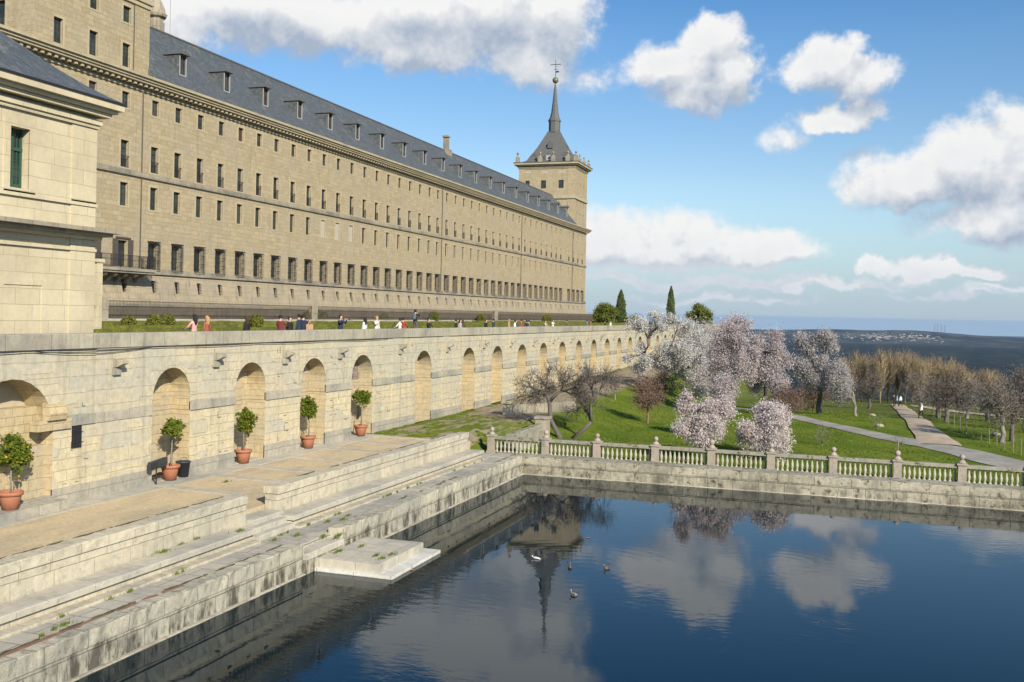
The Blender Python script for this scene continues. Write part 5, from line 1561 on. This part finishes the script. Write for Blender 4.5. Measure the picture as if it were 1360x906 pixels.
MB().box(-29.3, -28.1, 27.0, 31.2, 1.3, 1.95).obj('stone_shelf', M['grey'])['kind'] = 'structure'
bk = thing('bucket', 'black plastic bucket standing beside the first terracotta pot', 'bucket', (-28.78, 39.0, 1.66))
MB().lathe([(.24, 0), (.31, .62), (.34, .62), (.34, .68), (.29, .68), (.25, .1), (0, .08)], n=18).obj('body', M['black_plastic'], bk, True)
MB().tube([(.0, .33 * math.cos(a), .62 + .22 * math.sin(a)) for a in [math.pi * k / 10 for k in range(11)]], .01, 4).obj('handle', M['dark_metal'], bk)
fl = thing('floodlight', 'black rectangular floodlight box leaning on the wall left of the first potted tree', 'floodlight', (-28.5, 36.9, 2.2))
b = MB().box(-.08, .08, -.62, .5, .14, .5); b.v = [(x + .0 * y, y, z + .1 * y) for x, y, z in b.v]; b.obj('housing', M['black_plastic'], fl)
b = MB().box(.08, .1, -.56, .44, .19, .45); b.v = [(x, y, z + .1 * y) for x, y, z in b.v]; b.obj('lens', M['glass'], fl)
MB().tube([(-.02, -.1, -.56), (-.02, -.1, .2)], .03, 6).obj('stand', M['dark_metal'], fl)
# rusty strip by the rim and litter
b = MB((-18.65, 24, 1.1))
rough_box(b, -18.80, -18.58, 17, 25.4, 1.06, 1.115, .35, .035, 77)
tag(b.obj('rust_stain', plain('rust_strip', (.22, .13, .09), .9, 0, .6, 3)), 'long rusty brown strip lying on the near pool rim', 'metal strip')

# ------------------------------------------------------------------ terrace garden: hedges
def hedge(x0, x1, y0, y1, z1, lab, seed, z0=7.15):
    r = random.Random(seed)
    nx_ = max(2, int((x1 - x0) / .5)); ny_ = max(2, int((y1 - y0) / .6))
    c = ((x0 + x1) / 2, (y0 + y1) / 2, z0)
    b = MB(c)
    vs = []; fs = []
    def P_(i, j, z, e=.05):
        return (x0 + (x1 - x0) * i / nx_ + r.uniform(-e, e), y0 + (y1 - y0) * j / ny_ + r.uniform(-e, e), z + r.uniform(-e, e))
    topv = [[None] * (ny_ + 1) for _ in range(nx_ + 1)]
    for i in range(nx_ + 1):
        for j in range(ny_ + 1):
            topv[i][j] = len(vs); vs.append(P_(i, j, z1))
    for i in range(nx_):
        for j in range(ny_): fs.append((topv[i][j], topv[i + 1][j], topv[i + 1][j + 1], topv[i][j + 1]))
    ring = [(i, 0) for i in range(nx_)] + [(nx_, j) for j in range(ny_)] + [(i, ny_) for i in range(nx_, 0, -1)] + [(0, j) for j in range(ny_, 0, -1)]
    prevr = [topv[i][j] for i, j in ring]
    for z in (z0 + (z1 - z0) * .5, z0):
        cur = []
        for i, j in ring: cur.append(len(vs)); vs.append(P_(i, j, z, .06))
        n = len(ring)
        for k in range(n): fs.append((prevr[k], cur[k], cur[(k + 1) % n], prevr[(k + 1) % n]))
        prevr = cur
    b.add(vs, fs)
    o = b.obj('hedge', M['hedge'])
    tag(o, lab, 'hedge', 'clipped box hedges of the terrace garden')
k = 0
HL = [(-34.5, -33.7, 44, 82, 7.95, 'low clipped hedge nearest the parapet, behind the first people'), (-39, -38, 42, 76, 8.05, 'clipped hedge in the second line, in the near half of the terrace garden'),
      (-44.5, -43.5, 50, 100, 8.1, 'long clipped hedge in the third line, in the near half of the garden'), (-51, -49.8, 56, 130, 8.22, 'long clipped hedge farthest from the parapet, near half, by the pale bench'),
      (-35.2, -34.2, 90, 150, 8.0, 'clipped hedge nearest the parapet in the middle of the terrace'), (-40.5, -39.5, 96, 160, 8.12, 'clipped hedge in the second line in the middle of the terrace'),
      (-46, -45, 106, 170, 8.2, 'clipped hedge in the third line in the middle of the terrace'), (-52, -50.8, 136, 232, 8.3, 'long clipped hedge farthest from the parapet, far half, under the palace'),
      (-36, -34.8, 158, 228, 8.05, 'clipped hedge nearest the parapet at the far end'), (-42, -40.8, 166, 230, 8.2, 'clipped hedge in the second line at the far end of the terrace')]
for j, h in enumerate(HL): hedge(*h[:5], h[5], 100 + j)
for j, (xa, xb, y, lab) in enumerate([(-50, -34, 60, 'short cross hedge running towards the palace at the near end'), (-50, -34, 92, 'short cross hedge behind the man in maroon'), (-51, -35, 132, 'short cross hedge in the middle of the garden'), (-51, -35, 165, 'short cross hedge at the far third of the garden')]):
    hedge(xa, xb, y, y + 1, 8.0, lab, 130 + j)
def shrub_ball(px, py, Y, rad, lab, seed, stem=0):
    c = onY(px, py, Y); r = np.random.default_rng(seed)
    t = thing('topiary_ball', lab, 'topiary', (c.x, Y, 7.2), 0, 'clipped ball shrubs of the terrace garden')
    d = r.normal(size=(2600, 3)); d /= np.linalg.norm(d, axis=1)[:, None]
    P = d * rad * r.uniform(.75, 1.03, (2600, 1)) + np.array([0, 0, c.z - 7.2])
    V, F = leaf_cloud(P, 1, .02, .13, r); inst('foliage', np_mesh('foliage', V, F, M['hedge']), t)
    b = MB(); b.tube([(0, 0, 0), (0, 0, c.z - 7.2)], .05, 6); inst('stem', b.mesh('stem', M['bark_grey']), t)
for j, (px, py, Y, rad, lab) in enumerate([(171, 431, 58, .55, 'round clipped shrub beside the pavilion corner'), (206, 430, 60, .62, 'larger round clipped shrub, second from the pavilion'), (224, 426, 62, .45, 'small round-headed topiary tree on a thin stem'),
        (341, 427, 66, .5, 'round clipped shrub right of the seated brown-haired woman'), (411, 421, 100, .8, 'round clipped shrub behind the navy coats'), (427, 421, 104, .75, 'round clipped shrub between navy coats and the phone photographer'),
        (509, 422, 120, .7, 'round clipped shrub behind the woman in white'), (576, 421, 134, .8, 'round clipped shrub behind the man leaning in black'), (639, 423, 150, .75, 'round clipped shrub in the middle of the far terrace'), (726, 424, 180, .9, 'round clipped shrub near the palace end')]):
    shrub_ball(px, py, Y, rad, lab, 200 + j)

# ------------------------------------------------------------------ people
skin = plain('skin', (.55, .34, .24), .6, 0, .05)
def person_mesh(pose, long_coat=False, seed=0):
    J = {'pel': (0, 0, .93), 'sp': (0, 0, 1.12), 'ch': (0, .0, 1.33), 'nk': (0, 0, 1.47), 'hd0': (0, .02, 1.55), 'hd': (0, .03, 1.66), 'top': (0, .02, 1.74)}
    RD = {'pel': (.155, .115), 'sp': (.14, .105), 'ch': (.175, .115), 'nk': (.058, .058), 'hd0': (.07, .08), 'hd': (.085, .1), 'top': (.055, .065)}
    E = [('pel', 'sp'), ('sp', 'ch'), ('ch', 'nk'), ('nk', 'hd0'), ('hd0', 'hd'), ('hd', 'top')]
    for s, n in ((-1, 'l'), (1, 'r')):
        J['sh' + n] = (.19 * s, 0, 1.40); RD['sh' + n] = (.062, .062)
        if pose == 'photo': el, wr, hn = (.25 * s, .20, 1.28), (.10 * s, .36, 1.50), (.06 * s, .42, 1.55)
        elif pose == 'lean': el, wr, hn = (.27 * s, .16, 1.16), (.17 * s, .38, 1.06), (.12 * s, .46, 1.05)
        elif pose == 'one' and s > 0: el, wr, hn = (.28 * s, .16, 1.22), (.16 * s, .32, 1.42), (.14 * s, .38, 1.48)
        elif pose == 'walk': el, wr, hn = (.25 * s, -.12 * s, 1.12), (.24 * s, .04 - .1 * s, .9), (.23 * s, .06 - .1 * s, .82)
        else: el, wr, hn = (.26 * s, -.02, 1.12), (.27 * s, .07, .88), (.26 * s, .1, .79)
        J['el' + n], J['wr' + n], J['hn' + n] = el, wr, hn
        RD['el' + n] = (.048, .048); RD['wr' + n] = (.036, .036); RD['hn' + n] = (.034, .042)
        E += [('ch', 'sh' + n), ('sh' + n, 'el' + n), ('el' + n, 'wr' + n), ('wr' + n, 'hn' + n)]
        J['hp' + n] = (.1 * s, 0, .88); RD['hp' + n] = (.1, .1)
        if pose == 'sit': kn, an, to = (.11 * s, .42, .80), (.11 * s, .46, .40), (.12 * s, .6, .36)
        else:
            w_ = .16 * s if pose == 'walk' else 0
            kn, an, to = (.1 * s, .02 + w_, .5), (.1 * s, -.02 + w_ * 1.6, .08), (.11 * s, .13 + w_ * 1.6, .04)
        J['kn' + n], J['an' + n], J['to' + n] = kn, an, to
        RD['kn' + n] = (.065, .065); RD['an' + n] = (.045, .045); RD['to' + n] = (.045, .03)
        E += [('pel', 'hp' + n), ('hp' + n, 'kn' + n), ('kn' + n, 'an' + n), ('an' + n, 'to' + n)]
    names = list(J)
    me = bpy.data.meshes.new('person')
    me.from_pydata([J[n] for n in names], [(names.index(a), names.index(b)) for a, b in E], [])
    o = bpy.data.objects.new('tmp', me); C.objects.link(o)
    o.modifiers.new('s', 'SKIN'); o.modifiers.new('u', 'SUBSURF').levels = 1
    for i, n in enumerate(names):
        me.skin_vertices[0].data[i].radius = RD[n]
        me.skin_vertices[0].data[i].use_root = (n == 'pel')
    dg = bpy.context.evaluated_depsgraph_get(); dg.update()
    out = bpy.data.meshes.new_from_object(o.evaluated_get(dg))
    bpy.data.objects.remove(o)
    out.materials.clear()
    for _ in range(4): out.materials.append(skin)
    for p in out.polygons:
        c = p.center
        hd = c.z > 1.475 and abs(c.x) < .12 and c.y < .2
        hand = min((Vector(J['hn' + s]) - c).length for s in 'lr') < .075
        if hd or hand: k = 0
        elif c.z > (.62 if long_coat else .92) or (abs(c.x) > .2 and c.z > .7): k = 1
        elif c.z < (.42 if pose == 'sit' else .1): k = 3
        else: k = 2
        p.material_index = k; p.use_smooth = True
    out.name = 'person_body'
    # flare the hem of long coats
    if long_coat:
        for v in out.vertices:
            if .55 < v.co.z < .95 and abs(v.co.x) < .25:
                f = 1 + (.95 - v.co.z) * .8; v.co.x *= f; v.co.y = v.co.y * f
    return out
PM = {}
def pbody(pose, lc):
    if (pose, lc) not in PM: PM[(pose, lc)] = person_mesh(pose, lc)
    return PM[(pose, lc)]
HM = {}
def hair_mesh(kind):
    if kind in HM: return HM[kind]
    b = MB()
    b.ball((0, -.005, 1.675), .112, 12, 8, (.9, 1.02, 1.0))
    if kind == 'long': b.lathe([(.05, -.42), (.1, -.3), (.115, -.12), (.1, .02)], (0, -.055, 1.67), 10)
    if kind == 'pony': b.tube([(0, -.1, 1.72), (0, -.17, 1.62), (0, -.16, 1.45)], [.035, .045, .015], 6)
    if kind == 'cap': b.box(-.07, .07, .05, .19, 1.69, 1.71)
    me = b.mesh('hair', plain('hair_' + kind, (.03, .02, .015), .6), True)
    # keep the face free
    import bmesh
    bm = bmesh.new(); bm.from_mesh(me)
    dl = [f for f in bm.faces if f.calc_center_median().y > .035 and f.calc_center_median().z < 1.70 and kind != 'x']
    bmesh.ops.delete(bm, geom=dl, context='FACES'); bm.to_mesh(me); bm.free()
    HM[kind] = me
    return me
cm = {}
def cmat(c):
    c = tuple(c)
    if c not in cm: cm[c] = plain('cloth_%d' % len(cm), c, .85, 0, .15, 20)
    return cm[c]
def person(x, y, z, face, pose, top, bot, hair, hcol, lab, lc=False, sc=1., group='people on the terrace'):
    t = thing('person', lab, 'person', (x, y, z), face, group)
    o = inst('body', pbody(pose, lc), t)
    for i, m in enumerate((skin, cmat(top), cmat(bot), cmat((.03, .03, .03)))):
        o.material_slots[i].link = 'OBJECT'; o.material_slots[i].material = m
    h = inst('hair', hair_mesh(hair), t)
    h.material_slots[0].link = 'OBJECT'; h.material_slots[0].material = cmat(hcol)
    t.scale = (sc, sc, sc)
    return t
BLK, NAVY, WHT, BRN = (.02, .02, .022), (.025, .035, .07), (.72, .70, .66), (.06, .035, .02)
JEAN = (.10, .16, .26)
TAN, PINK, RUST, MAR = (.42, .24, .11), (.68, .36, .33), (.30, .10, .06), (.17, .03, .04)
away, ret, side, side2 = math.pi / 2, -math.pi / 2, 0., math.pi
PPL = [
    (262, 417, away, 'lean', PINK, BLK, 'long', BLK, 'person in a long pink coat with dark hair, leftmost on the terrace', True),
    (277.5, 419, away, 'idle', RUST, BLK, 'long', TAN, 'person with tan hair and rust coat standing next to the pink coat', True),
    (328, 419, away, 'idle', BLK, (.5, .6, .75), 'long', BRN, 'person with long brown hair, black top and pale jeans, back to the parapet', False),
    (375, 418, side, 'lean', MAR, JEAN, 'short', BLK, 'person in a maroon hooded coat leaning on the parapet', True),
    (389, 420.5, ret, 'idle', BLK, BLK, 'short', BLK, 'person in black jacket with pale face between maroon coat and navy coat', False),
    (400.5, 417, away, 'idle', NAVY, BLK, 'cap', BLK, 'person in a bulky navy coat seen from behind', True),
    (407.5, 417.5, side, 'one', NAVY, BLK, 'short', BLK, 'person in dark jacket with one arm raised, holding a tan bag', False),
    (456, 418, ret, 'photo', NAVY, NAVY, 'short', BLK, 'person in navy jacket holding a phone up with both hands', False),
    (489, 421.5, away, 'idle', WHT, JEAN, 'long', BLK, 'person with black hair, white top and jeans, seen from behind', False),
    (501, 419.5, ret, 'one', (.70, .62, .60), (.70, .62, .60), 'short', TAN, 'person in a long whitish coat lifting a phone', True),
    (533, 422.5, away, 'lean', WHT, BLK, 'short', BLK, 'person in white jacket bending beside the red jacket', False),
    (539.5, 421.5, side, 'lean', (.35, .05, .04), BLK, 'short', BLK, 'person in red jacket leaning behind the white one', False),
    (552, 411, side, 'photo', BLK, (.10, .10, .11), 'short', BLK, 'tall person in black with a grey backpack, standing raised and taking a photo', False),
    (571, 423, ret, 'lean', BLK, BLK, 'short', BLK, 'person in black hunched over the parapet right of the tall photographer', False),
    (608, 424, away, 'idle', BLK, BLK, 'short', BLK, 'person in black, leftmost of the trio in the middle of the wall', False),
    (612.5, 424, ret, 'idle', (.35, .33, .34), BLK, 'long', BLK, 'person in grey top in the middle of the trio', False),
    (617, 424.5, side, 'idle', (.10, .06, .05), BLK, 'long', BRN, 'person in brown jacket, rightmost of the trio', False),
    (643, 425, away, 'sit', NAVY, BLK, 'short', BLK, 'person in navy sitting sideways on the parapet', False),
    (647.5, 424, ret, 'idle', BLK, BLK, 'short', BRN, 'person with pale face behind the one sitting on the parapet', False),
    (679, 424, away, 'idle', TAN, WHT, 'short', TAN, 'person in a tan jacket, leftmost of the row of five', False),
    (684, 426, away, 'idle', WHT, BLK, 'short', BLK, 'person in white next to the tan jacket', False),
    (687.5, 425.5, ret, 'idle', NAVY, BLK, 'short', BLK, 'person in navy between the white and the red tops', False),
    (693, 424, away, 'idle', (.38, .05, .04), BLK, 'short', BLK, 'person in red coat in the row of five', False),
    (700.5, 425.5, side, 'idle', NAVY, BLK, 'short', BLK, 'person in dark navy right of the red coat', False),
    (705, 426, away, 'lean', (.22, .34, .55), BLK, 'short', BLK, 'person in light blue jacket at the right end of the row', False),
    (726.5, 427, ret, 'lean', (.45, .33, .26), BLK, 'short', BRN, 'person in beige leaning low over the parapet', False),
    (735, 424.5, ret, 'one', WHT, BLK, 'short', BLK, 'person in white shirt with dark straps, alone on the far stretch', False),
    (754, 424.5, away, 'idle', (.09, .08, .085), BLK, 'short', BRN, 'person in charcoal coat on the far stretch, alone', True),
    (781, 425, away, 'idle', (.07, .16, .34), BLK, 'short', BLK, 'person in blue jacket below the tower corner', False),
    (787, 425, away, 'idle', RUST, BLK, 'short', BLK, 'person in rust jacket beside the blue one below the tower', False),
    (806, 427, away, 'idle', BLK, BLK, 'short', BLK, 'person in black left of the white blossom tree', False),
    (813.5, 426, ret, 'idle', WHT, BLK, 'short', BLK, 'person in white half hidden by the white blossom tree', False),
    (958, 428, ret, 'idle', BLK, BLK, 'short', BLK, 'person in black at the far end of the terrace wall, near the pink tree', False),
]
for (px, py, fc, ps, tp, bt_, hr, hc, lab, lc) in PPL:
    X = -30.05
    d = pix_ray(px, py); tt = X / d.x
    y = d.y * tt; ztop = CAMZ + d.z * tt
    sc = min(1.06, max(.9, (ztop - 7.2) / 1.79))
    zb = 7.2
    if 'tall person' in lab: zb = ztop - 1.79; sc = 1.
    if ps == 'sit': X = -29.2; zb = 7.32; 
    # face angle: local +Y is forward
    person(X - (.0 if ps == 'sit' else random.uniform(0, .25)), y, zb, {away: math.pi / 2, ret: -math.pi / 2 - .2, side: random.uniform(-.4, .1)}[fc] if fc != side2 else 2.8, ps, tp, bt_, hr, hc, lab, lc, sc)
    if 'tall person' in lab:
        tag(MB((X, y, 7.2)).box(X - .3, X + .25, y - .4, y + .4, 7.2, zb + .01).obj('stone_block', M['grey']), 'stone block against the parapet that lifts the tall photographer', 'stone block')
        q = MB((X, y - .22, zb + 1.1)); q.ball((X, y - .2, zb + 1.28), .2, 10, 8, (.8, .6, 1.25)); q.box(X - .12, X + .12, y - .37, y - .25, zb + 1.06, zb + 1.24)
        tag(q.obj('backpack', cmat((.10, .12, .16)), smooth=True), 'grey-blue backpack worn by the tall photographer', 'backpack')
    if 'tan bag' in lab:
        q = MB((X + .1, y, 8.1)); q.box(X + .12, X + .3, y - .24, y + .24, 7.85, 8.5); q.tube([(X + .2, y - .18, 8.5), (X + .2, y, 8.72), (X + .2, y + .18, 8.5)], .02, 5)
        tag(q.obj('bag', cmat((.55, .33, .2))), 'tan shopping bag held above the parapet by a person in dark jacket', 'bag')
    if "phone up" in lab:
        q = MB((X + .35, y, 8.8)); q.box(X + .42, X + .44, y - .08, y + .08, 8.74, 8.84)
        tag(q.obj('phone', M['black_plastic']), 'dark phone held up by the person in navy', 'phone')
for (px, py, sc_, tp, lab) in ((1223.5, 558, 1, WHT, 'person in white top and dark trousers walking on the dirt track'), (1191, 541, 1, (.3, .4, .6), 'person in bluish top at the head of the dirt track'), (1196, 541, 1, (.75, .75, .75), 'person in pale top beside the bluish one at the track head'), (1187, 541, 1, BLK, 'person in black, leftmost of the three at the track head')):
    p = atg(px, py)
    person(p.x, p.y, gz(p.x, p.y) + .04, random.uniform(0, 6), 'walk', tp, BLK, 'short', BLK, lab, False, 1.0, 'walkers on the dirt track')

# ------------------------------------------------------------------ ducks, gull, leaf
def duck(px, py, rz, lab, c1=(.15, .115, .08), c2=(.06, .05, .04)):
    p = at(px, py, 0)
    t = thing('duck', lab, 'duck', (p.x, p.y, 0), rz, 'ducks on the pond')
    b = MB()
    sec = [(-.24, .01, .10), (-.2, .05, .08), (-.1, .1, .06), (.02, .12, .055), (.12, .1, .06), (.2, .04, .09)]
    pts = [(0, s[0], s[2]) for s in sec]; b.tube(pts, [s[1] for s in sec], 10)
    b.tube([(0, .13, .1), (0, .19, .2), (0, .2, .26)], [.05, .035, .04], 8); b.ball((0, .215, .285), .05, 10, 7, (.85, 1.15, .95))
    body = b.mesh('body', plain('duck_brown', c1, .8, 0, .5, 30), True)
    inst('body', body, t)
    b = MB(); b.tube([(0, .26, .275), (0, .33, .262)], [.018, .012], 6); inst('beak', b.mesh('beak', plain('duck_beak', (.35, .25, .06))), t)
    for s in (-1, 1):
        b = MB(); b.ball((s * .095, -.04, .09), .1, 8, 6, (.25, 1.35, .5)); inst('wing', b.mesh('wing', plain('duck_wing', c2, .8), True), t)
    t.scale = (.58, .58, .58)
duck(757, 754.5, .3, 'brown duck on the pond, left of the two side by side')
duck(806, 755.5, 2.6, 'brown duck on the pond, right of the two side by side')
duck(762, 791, 1.2, 'pale-bellied duck swimming below the other two', (.26, .22, .17))
p = at(712, 742.5, 0)
g_ = thing('gull', 'white bird resting on the water over the tower reflection', 'gull', (p.x, p.y, 0), 1.2)
g_.scale = (.55, .55, .55)
b = MB(); b.tube([(0, -.42, .05), (0, -.2, .07), (0, 0, .07), (0, .2, .07), (0, .32, .1)], [.01, .06, .09, .07, .03], 8); b.ball((0, .34, .15), .05, 8, 6)
inst('body', b.mesh('body', plain('gull_white', (.75, .74, .72), .7), True), g_)
b = MB(); b.ball((.06, -.1, .1), .09, 8, 6, (.3, 2.2, .4)); inst('wing', b.mesh('wing', plain('gull_grey', (.5, .5, .52)), True), g_)
for (px, py, lab) in ((781, 714.5, 'reddish floating leaf on the blue water'), (519, 765, 'small orange leaf floating at the landing corner'), (546, 757, 'second orange leaf floating beside the landing'), (265, 824, 'small red scrap at the foot of the pool rim')):
    p = at(px, py, 0.012)
    b = MB((p.x, p.y, p.z)); b.add([(p.x - .12, p.y, .012), (p.x, p.y + .1, .02), (p.x + .13, p.y + .02, .012), (p.x, p.y - .1, .016)], [(0, 1, 2, 3)])
    tag(b.obj('leaf', plain('leaf_red', (.45, .16, .08))), lab, 'leaf')

# ------------------------------------------------------------------ right meadow fence, far track, town and skyline
pts = [atg(*q) for q in ((1220, 546), (1240, 562), (1262, 575), (1290, 588), (1320, 600), (1352, 612), (1380, 625))]
ff = thing('wire_fence', 'thin wire fence on grey posts along the right side of the gravel path', 'fence', tuple(pts[2]))
o0 = tuple(pts[2]); L = []
for a_, b_ in zip(pts, pts[1:]):
    for k in range(3):
        q = a_.lerp(b_, k / 3); q.z = gz(q.x, q.y); L.append(q)
for q in L:
    MB(o0).tube([(q.x + 1.2, q.y, q.z - .1), (q.x + 1.2, q.y, q.z + 1.15)], .03, 5).obj('post', M['bark_grey'], ff)
b = MB(o0)
for h in (.35, .7, 1.08): b.tube([(q.x + 1.2, q.y, q.z + h) for q in L], .006, 3)
b.obj('wires', M['bark_grey'], ff)
g3 = [atg(*q) for q in ((1222, 540), (1250, 545), (1280, 549), (1305, 551), (1345, 556), (1400, 562))]
ribbon('far_track', [(p.x, p.y) for p in g3], [3, 3, 3, 3, 3, 3], M['dirt'], .12)
for i, (px, py) in enumerate(((1322, 579), (1326, 580), (1158, 553), (1168, 567))):
    p = atg(px, py); z = gz(p.x, p.y)
    tag(MB((p.x, p.y, z)).ball((p.x, p.y, z + .1), .28, 8, 5, (1.3, 1, .7)).obj('boulder', M['rimfar']), ['pale boulder on the right meadow, left of a pair', 'pale boulder on the right meadow, right of a pair', 'small pale stone lying on the lawn above the grey path', 'small stone at the foot of the upright bare stems'][i], 'boulder')
rr = random.Random(9)
Vt = []; Ft = []
for _ in range(230):
    azp = rr.choice([rr.uniform(1120, 1255), rr.uniform(1150, 1190), rr.uniform(1195, 1235)])
    d = pix_ray(azp, 440); dist = 18200 + rr.gauss(0, 700)
    s_ = dist / math.hypot(d.x, d.y); x, y = d.x * s_, d.y * s_; z = gz(x, y)
    w_ = rr.uniform(14, 60) * rr.uniform(.4, 1.2); h_ = rr.uniform(5, 12)
    i = len(Vt)
    Vt += [(x + a * w_, y + b * w_ * .7, z + c * h_) for a in (-.5, .5) for b in (-.5, .5) for c in (0, 1)]
    Ft += [tuple(i + q for q in f) for f in ((0, 1, 3, 2), (4, 6, 7, 5), (0, 4, 5, 1), (2, 3, 7, 6), (1, 5, 7, 3))]
tag(inst('far_town', np_mesh('far_town', np.array(Vt), np.array(Ft), plain('town_walls', (.30, .27, .24), .9, 0, .5, .004))), kind='stuff')
for i, (px, hh) in enumerate(((1241, 14.5), (1245, 15.5), (1250, 14), (1254.5, 13))):
    d = pix_ray(px, 446); s_ = 38000 / math.hypot(d.x, d.y)
    x, y = d.x * s_, d.y * s_; z = gz(x, y)
    tag(MB((x, y, z)).box(x - 22, x + 22, y - 22, y + 22, z, z + hh * 26).obj('skyscraper', plain('tower_glass', (.2, .25, .32), .4)), '%s of four tiny skyscrapers on the hazy skyline' % ['leftmost', 'tallest, second from the left', 'third from the left', 'rightmost'][i], 'skyscraper', 'skyscrapers on the horizon')

# ------------------------------------------------------------------ haze
hm = bpy.data.materials.new('haze_air'); hm.use_nodes = True
hm.node_tree.nodes.clear()
hn = NT(hm.node_tree); ho = hn.n.new('ShaderNodeOutputMaterial')
pvn = hn.n.new('ShaderNodeVolumePrincipled')
pvn.inputs['Color'].default_value = (.48, .70, 1, 1); pvn.inputs['Density'].default_value = 1.15e-5; pvn.inputs['Anisotropy'].default_value = 0
hm.node_tree.links.new(pvn.outputs[0], ho.inputs['Volume'])
zmin = float(GZ.min())
hz_ = MB().box(-47000, 47000, -47000, 47000, zmin - 1, 71).obj('haze', hm)
hz_['kind'] = 'stuff'
